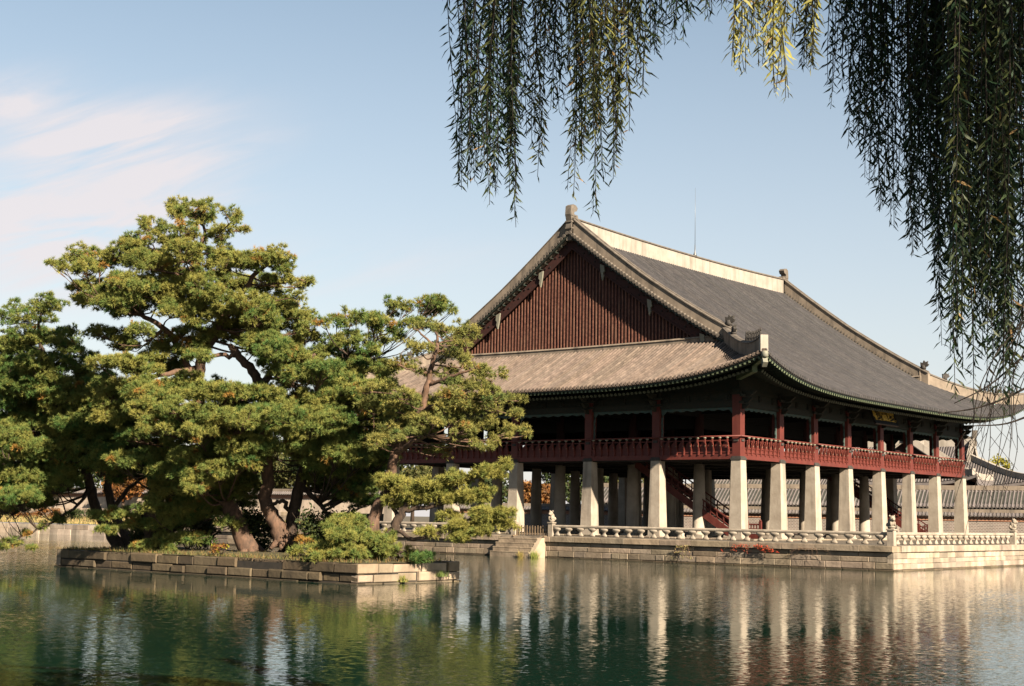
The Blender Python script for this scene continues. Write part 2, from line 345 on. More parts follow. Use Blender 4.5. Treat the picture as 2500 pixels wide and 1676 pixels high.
def tp(x,y): return x-17.2,y-14.25       # building coordinates to pavilion-local
R=Roof(21.26,18.31,5.96,10.2,hfun)
def tcol():
    g=random.uniform(.82,1.14); return (g*random.uniform(.98,1.04),g,g*random.uniform(.95,1.03))
roofE=link('roof',None,None,PAV); roofE.empty_display_size=.2
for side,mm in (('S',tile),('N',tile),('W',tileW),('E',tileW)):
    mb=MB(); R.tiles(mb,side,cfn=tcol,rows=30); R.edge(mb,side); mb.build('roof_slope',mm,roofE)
# main ridge
GX=21.26-5.96            # local |x| of verge plane (15.3)
def ridgeline(u): 
    t=abs(u)/GX; return R.z('S',u,R.b)-.1, 1.18+.12*t*t
def ridge_build(mb,cap,R,GX,hh,th,fn):
    us=np.linspace(-GX-.05,GX+.05,41); pts=[(u,0,fn(u)[0]) for u in us]
    mb.sweep(pts,lambda i:[(-th,-.3),(-th,fn(us[i])[1]-.16),(th,fn(us[i])[1]-.16),(th,-.3)])
    cap.sweep(pts,lambda i:[(-th-.07,fn(us[i])[1]-.158),(-th-.09,fn(us[i])[1]-.10),(-.13,fn(us[i])[1]-.06),(-.09,fn(us[i])[1]+.03),(.09,fn(us[i])[1]+.03),(.13,fn(us[i])[1]-.06),(th+.09,fn(us[i])[1]-.10),(th+.07,fn(us[i])[1]-.158)])
mb=MB(); cap=MB(); ridge_build(mb,cap,R,GX,1.1,.24,ridgeline)
rg=mb.build('ridge',plasterW,PAV); cap.build('ridge_cap',tiledk,rg)
# finials at the ridge ends
def finial(sx):
    z,h=ridgeline(GX); mb=MB()
    prof=[(-.1,-.35),(.62,-.35),(.62,.2),(.72,.55),(.66,1.0),(.80,1.45),(.74,2.02),(.50,2.16),(.18,2.12),(-.02,1.95),(.10,1.72),(.34,1.66),(.40,1.50),(.22,1.42),(-.02,1.46),(-.10,1.2)]
    P=[(sx*(GX-.55+a),-.24,z+b) for a,b in prof]
    mb.prism(P,(0,.48,0)); 
    for k in range(3): mb.box((sx*(GX-.1)-.3,-.27,z+.45+k*.45),(sx*(GX-.1)+.3,.27,z+.55+k*.45))
    return mb
for sx in (-1,1): finial(sx).build('ridge_finial',tiledk,rg)
# descending ridges, verge tiles, bargeboards, gables
def desc_pts(sx,sy,n=30,y0=0.15,y1=12.75):
    out=[]
    for i in range(n+1):
        y=y0+(y1-y0)*i/n; d=R.b-y; out.append((sx*(GX-.28),sy*y,R.z('S',GX-.28,d)))
    return out
for sx in (-1,1):
    for sy in (-1,1):
        pts=desc_pts(sx,sy); mb=MB(); m=len(pts)
        hh=lambda i:1.30-.22*min(1,i/m*2.2)
        mb.sweep(pts,lambda i:[(-.2,-.15),(-.2,hh(i)-.12),(.2,hh(i)-.12),(.2,-.15)])
        dr=mb.build('descending_ridge',plaster,PAV)
        mb=MB(); mb.sweep(pts,lambda i:[(-.27,hh(i)-.118),(-.27,hh(i)-.05),(-.1,hh(i)-.02),(-.08,hh(i)+.07),(.08,hh(i)+.07),(.1,hh(i)-.02),(.27,hh(i)-.05),(.27,hh(i)-.118)]); mb.build('ridge_cap',tiledk,dr)
        # verge: short cross tiles ending in round discs
        mb=MB(); L_=0; y=.12
        while y<12.0:
            d=R.b-y; z=R.z('S',GX,d)+.16; c=tcol()
            mb.tube([(sx*(GX-.5),sy*y,z+.10),(sx*(GX+.17),sy*y,z)],.088,8,c); mb.tube([(sx*(GX+.16),sy*y,z-.005),(sx*(GX+.20),sy*y,z-.01)],.125,10,(1.5,1.45,1.35))
            sl=(R.hf(d+.01)-R.hf(d))/.01; y+=.30/math.sqrt(1+sl*sl)
        vp=[(sx*(GX-.12),sy*yy,R.z('S',GX,R.b-yy)) for yy in np.linspace(.0,12.1,24)]
        mb.sweep(vp,[(-.26,.06),(-.26,.15),(.26,.15),(.26,.06)],(.8,.8,.8))
        mb.build('verge_tiles',tiledk,dr)
        # dark soffit slab and rafters below verge
        mb=MB(); vp=[(sx*(GX-.35),sy*yy,R.z('S',GX,R.b-yy)) for yy in np.linspace(.0,12.3,24)]
        mb.sweep(vp,[(-.47,-.12),(-.47,.04),(.47,.04),(.47,-.12)])
        yy=.3
        while yy<12: 
            z=R.z('S',GX,R.b-yy)-.2; mb.bar((sx*(GX-.8),sy*yy,z),(sx*(GX+.02),sy*yy,z),.09,.13,(1.9,2.1,1.8)); yy+=.46
        mb.build('verge_soffit',mat_v if False else greenw,dr)
        # bargeboard with studs
        mb=MB(); bp=[(sx*(GX-.36),sy*yy,R.z('S',GX,R.b-yy)) for yy in np.linspace(.0,12.3,24)]
        mb.sweep(bp,[(-.035,-.98),(-.035,-.2),(.035,-.2),(.035,-.98)]); mb.sweep([(p[0]+sx*.05,p[1],p[2]) for p in bp],[(-.03,-1.02),(-.03,-.90),(.03,-.90),(.03,-1.02)])
        st=mb
        for k in range(26):
            yy=.5+k*.45; z=R.z('S',GX,R.b-yy); st.obox((sx*(GX-.31),sy*(yy+.05*(k%2)),z-.42-.25*(k%2)),(1,0,0),(0,1,0),(0,0,1),.03,.05,.05,(.35,.8,1.0))
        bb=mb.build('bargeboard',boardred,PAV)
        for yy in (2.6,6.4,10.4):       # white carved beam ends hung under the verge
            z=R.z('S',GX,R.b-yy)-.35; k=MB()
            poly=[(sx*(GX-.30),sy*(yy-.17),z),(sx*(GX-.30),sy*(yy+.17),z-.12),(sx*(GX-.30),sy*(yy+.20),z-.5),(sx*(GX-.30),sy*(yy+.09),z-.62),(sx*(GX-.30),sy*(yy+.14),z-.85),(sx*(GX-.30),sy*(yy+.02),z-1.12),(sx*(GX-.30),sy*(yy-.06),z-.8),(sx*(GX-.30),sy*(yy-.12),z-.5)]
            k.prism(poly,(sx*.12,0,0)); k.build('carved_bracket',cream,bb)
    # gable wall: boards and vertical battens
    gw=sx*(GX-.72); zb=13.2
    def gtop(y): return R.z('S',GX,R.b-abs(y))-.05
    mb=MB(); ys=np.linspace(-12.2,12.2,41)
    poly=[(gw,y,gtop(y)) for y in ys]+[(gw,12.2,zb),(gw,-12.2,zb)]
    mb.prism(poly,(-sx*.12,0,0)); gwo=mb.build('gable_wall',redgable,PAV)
    bt=MB(); y=-12
    while y<12.05:
        bt.box((gw+sx*.002 if sx>0 else gw-.075,y-.045,zb),(gw+.075 if sx>0 else gw-.002,y+.045,gtop(y)-.1)); y+=.268
    bt.build('batten_strips',batten,gwo)
    # ridge wall at the foot of the gable
    mb=MB(); gp=[(sx*(GX-.45),y,R.z('W',y,6.1)+.02) for y in np.linspace(-12.2,12.2,25)]
    mb.sweep(gp,[(-.2,-.2),(-.2,.36),(.2,.36),(.2,-.2)]); mb.sweep(gp,[(-.26,.362),(-.2,.46),(.2,.46),(.26,.362)]); mb.build('gable_foot_ridge',plaster,gwo)
# hip ridges with figures
fig=MB(); fig.lathe((0,0,0),[(.10,0),(.13,.06),(.10,.2),(.12,.32),(.06,.42)],8); fig.lathe((.05,0,.38),[(.05,0),(.10,.06),(.08,.16),(.03,.2)],8); fig.bar((.08,.05,.02),(.16,.05,.2),.05,.05); fig.bar((.08,-.05,.02),(.16,-.05,.2),.05,.05)
figm=fig.mesh('roof_figure'); figm.materials.append(ironm)
drg=MB(); drg.lathe((0,0,0),[(.22,0),(.26,.15),(.18,.4)],8); drg.prism([(-.25,-.12,.1),(.35,-.12,.25),(.5,-.12,.42),(.36,-.12,.55),(.42,-.12,.72),(.2,-.12,.62),(.05,-.12,.82),(-.05,-.12,.6),(-.28,-.12,.66)],(0,.24,0))
drgm=drg.mesh('dragon_head'); drgm.materials.append(ironm)
for sx in (-1,1):
    for sy in (-1,1):
        pts=[];n=16
        for i in range(n+1):
            e=6.35-(6.35-.28)*i/n            # distance in from the eave corner
            x=R.a-e; y=R.b-e; z=max(R.z('S',x,e),R.z('W',y,e)); pts.append((sx*x,sy*y,z))
        mb=MB(); hh=lambda i:.86-.06*math.sin(PI*i/n)
        mb.sweep(pts,lambda i:[(-.19,-.25),(-.19,hh(i)-.1),(.19,hh(i)-.1),(.19,-.25)]); hr=mb.build('hip_ridge',plaster,PAV)  # stained plaster used here to darken the ridge as if in shade
        mb=MB(); mb.sweep(pts,lambda i:[(-.25,hh(i)-.098),(-.22,hh(i)-.03),(-.08,hh(i)+.05),(.08,hh(i)+.05),(.22,hh(i)-.03),(.25,hh(i)-.098)]); mb.build('ridge_cap',tiledk,hr)
        e=pts[-1]; d=np.array([sx,sy,0])/math.sqrt(2); l=np.array([-d[1],d[0],0])
        mb=MB(); mb.obox(np.array(e)+d*.1+np.array([0,0,.42]),d,l,(0,0,1),.17,.22,.47); mb.build('ridge_end_block',plasterW,hr)
        mb=MB(); c=np.array(e)+d*.35; mb.lathe(tuple(c+np.array([0,0,-.42])),[(.12,0),(.2,.08),(.2,.3),(.13,.38)],10); mb.prism([tuple(c+np.array([0,0,-.42])+l*.14),tuple(c+d*.18+np.array([0,0,-.7])+l*.14),tuple(c-d*.1+np.array([0,0,-.95])+l*.14),tuple(c-d*.3+np.array([0,0,-.5])+l*.14)],tuple(-l*.28)); mb.build('hip_end_tile',cream,hr)
        rz=math.atan2(sy,sx)
        for k in range(10):
            i=n-1-k*.62; i0=int(i); q=np.array(pts[i0])*(1-(i-i0))+np.array(pts[min(n,i0+1)])*(i-i0)
            o=link('roof_figure',figm,None,hr); o.location=q+np.array([0,0,hh(i)+.02]); o.rotation_euler=(0,0,rz); o.scale=(.68,.68,.95+.25*random.random())
        o=link('dragon_head',drgm,None,hr); o.scale=(.75,.75,.75); q=np.array(pts[4]); o.location=q+np.array([0,0,hh(4)]); o.rotation_euler=(0,0,rz)
        q=desc_pts(sx,sy)[-2]; o=link('dragon_head',drgm,None,hr); o.location=(q[0],q[1],q[2]+1.1); o.rotation_euler=(0,0,PI/2*sy); o.scale=(.85,.85,.85)
# eaves: flying rafters, round rafters, soffit
EB=None
for side in 'SNWE':
    A=R.a if side in 'SN' else R.b
    DG_=(.028,.045,.032); RD=(.05,.022,.014)
    wall=4.06                                     # distance from nominal eave to wall line
    sof=MB(); n=80; us=np.linspace(-A,A,n+1)
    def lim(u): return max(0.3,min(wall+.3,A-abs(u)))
    for i in range(n):
        q=[]
        for u in (us[i],us[i+1]):
            d0=R.de(u/A)+.04; e=R.z(side,u,d0); L_=lim(u)
            q.append([(d0,e-.20),(min(d0+1.25,max(L_,d0)),e-.02),(max(L_,d0+.01),e-.02+.36*max(0,L_-d0-1.25))])
        P0=[];P1=[]
        for (row,P_,u) in ((q[0],P0,us[i]),(q[1],P1,us[i+1])):
            for (d,z) in row:
                p=list(R.P(side,u,d)); p[2]=z-.16 if d>R.de(u/A)+.05 else z; P_.append(tuple(p))
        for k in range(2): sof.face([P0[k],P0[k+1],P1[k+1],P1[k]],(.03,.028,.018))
    fr=ff=rr_=rf=sof; n=int(2*A/.31); 
    for i in range(n):
        u=-A+(i+.5)*2*A/n; t=u/A; d0=R.de(t)+.10; L_=lim(u); 
        if L_<d0+.3: continue
        e=R.z(side,u,R.de(t)+.04)
        sk=0.0 if abs(t)<.72 else (abs(t)-.72)*2.6*np.sign(t)    # fan rafters near the corners
        de=min(d0+1.5,L_+.4)
        a=list(R.P(side,u,d0)); a[2]=e-.30; b=list(R.P(side,u-sk*(de-d0)*.35,de)); b[2]=e-.30+.16
        a=np.array(a); b=np.array(b); fr.bar(a,b,.11,.13,DG_); dv=(a-b)/np.linalg.norm(a-b); ff.bar(a+dv*.002,a+dv*.02,.12,.14,(.15,.18,.10))
        d1=d0+1.05
        if L_>d1+.2:
            a=list(R.P(side,u-sk*.35,d1)); a[2]=e-.50; b=list(R.P(side,u-sk*(L_-d0)*.35,L_+.2)); b[2]=e-.50+.36*(L_+.2-d1)
            a=np.array(a); b=np.array(b); rr_.tube([a,b],.095,7,DG_,cap=False); dv=(a-b)/np.linalg.norm(a-b); rf.tube([a+dv*.0,a+dv*.02],.10,9,(.15,.15,.10),sm=False)
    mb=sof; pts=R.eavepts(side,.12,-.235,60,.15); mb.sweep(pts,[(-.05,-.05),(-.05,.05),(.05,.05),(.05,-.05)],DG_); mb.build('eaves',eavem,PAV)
for sx in (-1,1):
    for sy in (-1,1):      # hip rafters
        mb=MB(); z0=R.z('S',R.a-.3,.3)
        mb.bar((sx*(R.a-.35),sy*(R.b-.35),z0-.35),(sx*(R.a-4.3),sy*(R.b-4.3),z0-.9),.26,.34); mb.bar((sx*(R.a-1.5),sy*(R.b-1.5),z0-.85),(sx*(R.a-4.5),sy*(R.b-4.5),z0-1.0),.30,.36)
        o=mb.build('hip_rafter',palegrn,PAV)
# ------------------------------------------------------------------ columns, frames, band
def pillar_mesh(sq):
    mb=MB()
    if sq:
        mb.box((-.50,-.50,0),(.50,.50,.14)); mb.box((-.435,-.435,.14),(.435,.435,4.75),top=.115)
    else:
        mb.box((-.58,-.58,0),(.58,.58,.16)); mb.lathe((0,0,.16),[(.52,0),(.50,.12),(.43,.22),(.40,2.4),(.345,4.59)],20)
    return mb.mesh('stone_pillar')
psq=pillar_mesh(True); prd=pillar_mesh(False); psq.materials.append(granite); prd.materials.append(granite)
def col_mesh(w,h):
    mb=MB(); mb.box((-w,-w,0),(w,w,h)); return mb.mesh('red_column')
csq=col_mesh(.27,3.75); csq.materials.append(redwood)
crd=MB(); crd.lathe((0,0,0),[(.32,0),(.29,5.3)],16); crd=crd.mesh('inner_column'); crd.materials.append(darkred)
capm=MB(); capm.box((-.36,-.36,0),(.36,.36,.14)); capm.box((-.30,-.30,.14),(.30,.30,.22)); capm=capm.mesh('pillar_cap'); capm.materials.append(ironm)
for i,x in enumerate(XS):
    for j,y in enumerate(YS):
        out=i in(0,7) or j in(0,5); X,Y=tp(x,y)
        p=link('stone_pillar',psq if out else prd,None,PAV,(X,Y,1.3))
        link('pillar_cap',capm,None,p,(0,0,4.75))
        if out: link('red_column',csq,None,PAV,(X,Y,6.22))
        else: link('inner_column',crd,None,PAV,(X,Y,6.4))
x0,y0=tp(0,0); x1,y1=-x0,-y0
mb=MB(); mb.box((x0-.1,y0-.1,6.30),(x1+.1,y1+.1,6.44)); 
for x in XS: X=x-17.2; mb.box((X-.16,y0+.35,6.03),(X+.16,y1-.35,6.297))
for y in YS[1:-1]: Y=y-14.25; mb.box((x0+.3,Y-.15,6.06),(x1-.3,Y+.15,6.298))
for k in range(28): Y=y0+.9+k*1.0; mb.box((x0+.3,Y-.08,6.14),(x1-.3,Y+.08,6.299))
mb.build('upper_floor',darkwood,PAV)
mb=MB(); mb.box((x0-.28,y0-.28,6.10),(x1+.28,y0-.101,6.42)); mb.box((x0-.28,y1+.101,6.10),(x1+.28,y1+.28,6.42)); mb.box((x0-.28,y0-.101,6.10),(x0-.101,y1+.101,6.42)); mb.box((x1+.101,y0-.101,6.10),(x1+.28,y1+.101,6.42))
mb.build('floor_fascia',redwood,PAV)
# railings per side : posts, panels, curved struts with lotus cups, round top rail
def railing(side):
    S=(x1-x0) if side in 'SN' else (y1-y0); cols=[c-17.2 for c in XS] if side in 'SN' else [c-14.25 for c in YS]
    half=y0 if side in'SN' else x0
    def P(u,o,z):   # o outward from the column line
        return {'S':(u,y0-o,z),'N':(u,y1+o,z),'W':(x0-o,u,z),'E':(x1+o,u,z)}[side]
    def bx(mb,u0,u1,o0,o1,z0,z1):
        a=P(u0,o0,z0); b=P(u1,o1,z1); mb.box(tuple(min(a[k],b[k]) for k in range(3)),tuple(max(a[k],b[k]) for k in range(3)))
    for n_,(a,b) in enumerate(zip(cols[:-1],cols[1:])):
        pan=MB(); st=MB(); cu=st; rail=MB(); ends=MB()
        a_,b_=a+.272,b-.272
        bx(pan,a_,b_,.14,.20,6.423,6.80); bx(pan,a_,b_,.20,.25,6.50,6.56); bx(pan,a_,b_,.20,.25,6.74,6.80)
        nb=int(round((b-a)/.6)); w=(b_-a_)/nb
        for k in range(nb):
            u=a_+w*(k+.5)
            # S-curved strut outside the panel
            poly=[P(u-.04,.20,6.30),P(u-.04,.34,6.36),P(u-.04,.30,6.62),P(u-.04,.36,6.86),P(u-.04,.46,7.12),P(u-.04,.44,7.34),P(u-.04,.36,7.36),P(u-.04,.36,7.14),P(u-.04,.26,6.90),P(u-.04,.20,6.62)]
            e=np.array(P(u+.04,.2,6.3))-np.array(P(u-.04,.2,6.3)); st.prism(poly,tuple(e),(.26,.054,.035))
            # carved panel head (bell shape)
            h=w*.5-.05; uc=u+w*.5 if k<nb-1 else None
            if uc is not None:
                q=[P(uc-h,.15,6.803),P(uc+h,.15,6.803),P(uc+h*.95,.15,7.02),P(uc+h*.45,.15,7.12),P(uc,.15,7.19),P(uc-h*.45,.15,7.12),P(uc-h*.95,.15,7.02)]
                e=np.array(P(uc,.19,0))-np.array(P(uc,.15,0)); pan.prism(q,tuple(e))
            p=P(u,.40,7.30); cu.lathe(p,[(.03,0),(.05,.04),(.12,.09),(.10,.13)],8,(.42,.38,.27))
            cu.box(tuple(np.minimum(P(u-.025,.30,6.88),P(u+.025,.39,7.10))),tuple(np.maximum(P(u-.025,.30,6.88),P(u+.025,.39,7.10))),(.40,.34,.22))
        rail.tube([P(a-(.42 if n_==0 else -.001),.40,7.47),P(b+(.42 if n_==len(cols)-2 else -.001),.40,7.47)],.048,8)
        bx(rail,a+.272,b-.272,.10,.15,7.20,7.27)
        for c in ((a,b) if n_==0 else (b,)): bx(ends,c-.15,c+.15,.275,.33,7.16,7.30)
        root=pan.build('balcony_railing',redrail,PAV); st.build('rail_strut',railkit,root); rail.build('top_rail',redrail,root); ends.build('iron_studs',ironm,root)
for s_ in 'SWNE': railing(s_)
# painted band above the columns, with brackets, and the carved valance frames
for side in 'SNWE':
    cols=[c-17.2 for c in XS] if side in 'SN' else [c-14.25 for c in YS]
    def P(u,o,z): return {'S':(u,y0-o,z),'N':(u,y1+o,z),'W':(x0-o,u,z),'E':(x1+o,u,z)}[side]
    def bx(mb,u0,u1,o0,o1,z0,z1,c=None):
        a=P(u0,o0,z0); b=P(u1,o1,z1); mb.box(tuple(min(a[k],b[k]) for k in range(3)),tuple(max(a[k],b[k]) for k in range(3)),c)
    band=MB(); e=.001 if side in 'SN' else .14
    bx(band,cols[0]+e-.12,cols[-1]-e+.12,-.12,.12,9.25,11.55)
    for a,b in zip(cols[:-1],cols[1:]):
        bx(band,a+.272,b-.272,.121,.20,9.25,9.62); bx(band,a+.05,b-.05,.121,.17,10.05,10.25)
        n=max(3,int((b-a)/1.3))
        for k in range(n):
            u=a+(b-a)*(k+.5)/n
            bx(band,u-.22,u+.22,.122,.20,9.66,10.02); bx(band,u-.10,u+.10,.201,.25,9.72,9.96)
    bd=band.build('bracket_band',bandm,PAV)
    for a,b in zip(cols[:-1],cols[1:]):
        vf=MB(); a_,b_=a+.272,b-.272
        n=26; top=9.245; pts=[]
        def low(t): 
            x=(t-.5)*2; return .17+.05*math.cos(t*PI*14)+.42*max(0,abs(x)-.86)/.14*.8
        for k in range(n):
            t0,t1=k/n,(k+1)/n; u0=a_+(b_-a_)*t0; u1=a_+(b_-a_)*t1
            q=[P(u0,-.02,top),P(u1,-.02,top),P(u1,-.02,top-low(t1)),P(u0,-.02,top-low(t0))]
            vf.prism(q,tuple(np.array(P(0,.05,0))-np.array(P(0,-.02,0))))
        for (ub,sg) in ((a_,1),(b_,-1)):
            m=12
            for k in range(m):
                z0=7.45+(top-.3-7.45)*k/m; z1=7.45+(top-.3-7.45)*(k+1)/m; w0=.10+.03*math.cos(k*1.9); w1=.10+.03*math.cos((k+1)*1.9)
                q=[P(ub,-.02,z0),P(ub+sg*w0,-.02,z0),P(ub+sg*w1,-.02,z1),P(ub,-.02,z1)]
                vf.prism(q,tuple(np.array(P(0,.05,0))-np.array(P(0,-.02,0))),(2.6,1.7,1.2))
        vf.build('valance_frame',teal,bd)
    for c in cols[(1 if side in 'WE' else 0):(-1 if side in 'WE' else None)]:
        br=MB()
        for (z0,z1,o,w) in ((9.10,9.40,.75,.07),(9.45,9.80,1.0,.08),(9.86,10.2,1.25,.09)):
            poly=[P(c-w,.28,z0),P(c-w,o*.7,z0+.02),P(c-w,o,z1-.04),P(c-w,o*.92,z1),P(c-w,.28,z1)]
            br.prism(poly,tuple(np.array(P(c+w,0,0))-np.array(P(c-w,0,0))))
        bx(br,c-.5,c+.5,.3,.42,9.42,9.56); bx(br,c-.65,c+.65,.45,.57,9.82,9.96)
        bx(br,c-.30,c+.30,-.29,.29,9.975,10.3)
        br.build('eave_bracket',bandm,bd)
# inner ceiling and inner beams (close the hall above head height)
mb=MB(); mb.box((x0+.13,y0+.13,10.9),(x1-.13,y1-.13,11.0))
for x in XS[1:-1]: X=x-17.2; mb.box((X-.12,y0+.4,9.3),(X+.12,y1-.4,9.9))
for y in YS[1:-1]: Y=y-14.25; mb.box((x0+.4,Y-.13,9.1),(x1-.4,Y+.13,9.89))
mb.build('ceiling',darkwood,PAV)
def door(x0_,y0_,z0_,x1_,y1_,z1_):
    cx_,cy_=(x0_+x1_)/2,(y0_+y1_)/2; mb=MB(); mb.box((x0_-cx_,y0_-cy_,0),(x1_-cx_,y1_-cy_,z1_-z0_)); mb.build('raised_lattice_door',darkwood,PAV,(cx_,cy_,z0_))
for y in (YS[1],YS[4]):
    for a,b in zip(XS[1:-2],XS[2:-1]): door(a-17.2+.35,y-14.3,7.75 if y>15 else 8.35,b-17.2-.35,y-14.2,9.08)
for a,b in zip(XS[:-3],XS[1:-2]): door(a-17.2+.35,YS[5]-.6-14.3,7.2,b-17.2-.35,YS[5]-.6-14.2,9.29)
for x in (XS[1],XS[6]):
    for a,b in zip(YS[1:-2],YS[2:-1]): door(x-17.25,a-14.25+.35,8.35,x-17.15,b-14.25-.35,9.29)
# signboard with three gilt characters
sg=MB(); sg.obox((0,0,0),(1,0,0),(0,1,0),(0,0,1),1.75,.05,.68)
so=sg.build('signboard',black,PAV,(0,y0-1.38,9.86),(math.radians(-24),0,0))
fr=MB()
for (a,b) in (((-1.8,-.02,-.74),(1.8,-.02,-.74)),((-1.8,-.02,.74),(1.8,-.02,.74)),((-1.82,-.02,-.7),(-1.82,-.02,.7)),((1.82,-.02,-.7),(1.82,-.02,.7))): fr.bar(a,b,.14,.12)
fr.build('sign_frame',black,so)
for k,ch in enumerate('\u6a13\u6703\u6176'):
    cu_=bpy.data.curves.new('char','FONT'); cu_.body=ch; cu_.size=1.25; cu_.extrude=.02; cu_.offset=.03; cu_.align_x='CENTER'; cu_.align_y='CENTER'
    to=bpy.data.objects.new('char',cu_); COL.objects.link(to); bpy.context.view_layer.update()
    me=bpy.data.meshes.new_from_object(to.evaluated_get(bpy.context.evaluated_depsgraph_get())); bpy.data.objects.remove(to)
    me.materials.clear(); link('gilt_character',me,gold,so,((k-1)*1.12,-.075,0),(PI/2,0,0))
# lightning rod on the ridge
mb=MB(); zz,hh_=ridgeline(.9); mb.lathe((0,0,0),[(.16,0),(.14,.1),(.05,.35),(.03,.9)],8); mb.tube([(0,0,.8),(.03,0,5.4)],[.022,.008],5)
mb.build('lightning_rod',steel,PAV,(.9,0,zz+hh_))
# two red stairs up to the hall
def stairs(x,yb,w=1.7):
    root=link('wooden_stair',None,None,PAV); root.location=(x-17.2,yb-14.25,1.3); n=20; run=7.6; H=5.0
    mb=MB()
    for k in range(n): mb.box((-w/2+.06,.3+run*k/n,H*(k+.7)/n),(w/2-.06,.3+run*(k+1.2)/n,H*(k+.7)/n+.05))
    mb.build('treads',darkwood,root)
    for s in (-1,1):
        mb=MB(); mb.bar((s*w/2,.05,.15),(s*w/2,.3+run,H+.0),.09,.46); st=mb.build('stringer',redwood,root)
        rl=MB(); rl.bar((s*w/2,.1,1.02),(s*w/2,.3+run*.9,H*.9+.95),.08,.08); rl.bar((s*w/2,.1,.62),(s*w/2,.3+run*.9,H*.9+.6),.05,.05)
        for k in range(14):
            y=.35+run*.9*k/14; z=.12+H*.9*k/14+.1; rl.bar((s*w/2,y,z+.1),(s*w/2,y,z+.88),.05,.07)
        rl.build('handrail',redwood,root)
        nw=MB(); nw.box((s*w/2-.08,-.95,.0),(s*w/2+.08,-.79,1.12)); nw.box((s*w/2-.06,-.79,.0),(s*w/2+.06,.1,.30)); nw.box((s*w/2-.05,-.79,.88),(s*w/2+.05,.12,.98)); nw.box((s*w/2-.05,-.79,.58),(s*w/2+.05,.12,.66)); nw.box((s*w/2-.07,.02,.0),(s*w/2+.07,.16,1.12))
        for k in range(3): nw.box((s*w/2-.03,-.62+k*.2,.66),(s*w/2+.03,-.56+k*.2,.88))
        nw.lathe((s*w/2,-.87,1.12),[(.05,0),(.09,.05),(.03,.13)],8); nw.build('newel_frame',redwood,root)
stairs(5.6,3.0); stairs(33.0,2.4)
# ================================================================== ground, water
def quadsheet(name, rects, z, m, kind='structure'):
    mb=MB()
    for (a,b,c,d) in rects: mb.face([(a,b,z),(c,b,z),(c,d,z),(a,d,z)])
    o=mb.build(name,m); tag(o,kind=kind); return o
water=quadsheet('water',[(-110,-42,50,140)],0,watermat())
# one ground sheet round the pond
gm=MB()
def gr(a,b,c,d,z=1.02): gm.face([(a,b,z),(c,b,z),(c,d,z),(a,d,z)])
gr(-1500,-1500,1500,-42); gr(-1500,140,1500,1500); gr(-1500,-42,-110,140); gr(50,-42,1500,46); gr(4.6,46,1500,140)
for (p,q) in (((-110,-42),(50,-42)),((50,-42),(50,46)),((-110,140),(4.6,140)),((-110,-42),(-110,140))): gm.face([(*p,-.5),(*q,-.5),(*q,1.02),(*p,1.02)])
tag(gm.build('ground',earth),kind='structure')
# ------------------------------------------------------------------ coursed stone faces made of real blocks
def blocks(mb, axis, fixed, u0, u1, courses, out, depth=.35, wmin=.7, wmax=1.5, joint=.012, tone=(1,1,1), rough=.02, topj=0):
    """axis 'x': runs along x at y=fixed ; out=-1/+1 outward normal sign"""
    for (z0,z1,o,wa,wb) in courses:
        u=u0
        while u<u1-.01:
            w=random.uniform(wa,wb); ue=min(u+w,u1)
            if u1-ue<wa*.5: ue=u1
            g=random.uniform(.66,1.22); c=(g*tone[0]*random.uniform(.97,1.05),g*tone[1],g*tone[2]*random.uniform(.92,1.03))
            pr=o+random.uniform(-rough,rough); a=fixed+out*pr; b=fixed-out*depth
            lo_,hi=min(a,b),max(a,b); j=joint*random.uniform(.6,1.6); dz=random.uniform(-.006,.006)+random.uniform(-topj,topj)*.5
            cb=.018; f=a; bk=b          # chamfered outer face
            def V(uu,oo,zz): return (uu,oo,zz) if axis=='x' else (oo,uu,zz)
            A=[V(u+j,f-out*cb,z0+j*.6),V(ue-j,f-out*cb,z0+j*.6),V(ue-j,f-out*cb,z1-j*.6+dz),V(u+j,f-out*cb,z1-j*.6+dz)]
            k=cb+j; s1,s2,s3,s4=[random.uniform(-.012,.012) for _ in range(4)]
            B=[V(u+k,f+out*s1*.5,z0+k*.8+abs(s2)),V(ue-k,f+out*s2*.5,z0+k*.8+abs(s3)),V(ue-k,f+out*s3*.5,z1-k*.8-abs(s4)),V(u+k,f+out*s4*.5,z1-k*.8-abs(s1))]
            Cc=[V(u+j,bk,z0+j*.6),V(ue-j,bk,z0+j*.6),V(ue-j,bk,z1-j*.6+dz),V(u+j,bk,z1-j*.6+dz)]
            mb.add(A+B+Cc,[(4,5,6,7),(0,1,5,4),(1,2,6,5),(2,3,7,6),(3,0,4,7),(8,9,1,0),(9,10,2,1),(10,11,3,2),(11,8,0,3)],c)
            u=ue
joint_m=mat('dark joint mortar',(.075,.06,.045),(.045,.038,.03),3,.95)
TX0,TX1,TY0,TY1=-5.41,44.0,-12.17,46.0
TER=thing('stone_terrace','long low terrace of grey stone blocks rising from the pond under the pavilion','terrace',((TX0+TX1)/2,(TY0+TY1)/2,0))
cx,cy=(TX0+TX1)/2,(TY0+TY1)/2
mb=MB(); mb.box((TX0+.06-cx,TY0+.06-cy,-.6),(TX1-cx,TY1-cy,1.12)); mb.build('terrace_core',joint_m,TER)
crs=[(.07,.36,.03,.8,1.5),(.36,.615,.0,.9,1.9),(.615,.93,-.01,1.0,2.2)]
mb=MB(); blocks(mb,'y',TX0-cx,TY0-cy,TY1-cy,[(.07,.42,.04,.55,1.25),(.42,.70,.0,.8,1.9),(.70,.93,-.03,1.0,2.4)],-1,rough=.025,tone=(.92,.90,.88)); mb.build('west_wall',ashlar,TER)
mb=MB(); blocks(mb,'x',TY0-cy,TX0-cx,TX1-cx,crs,-1,rough=.008,joint=.008,tone=(1.35,1.36,1.4)); mb.build('south_wall',ashlar,TER)  # block tone lightened to paint this face as sunlit
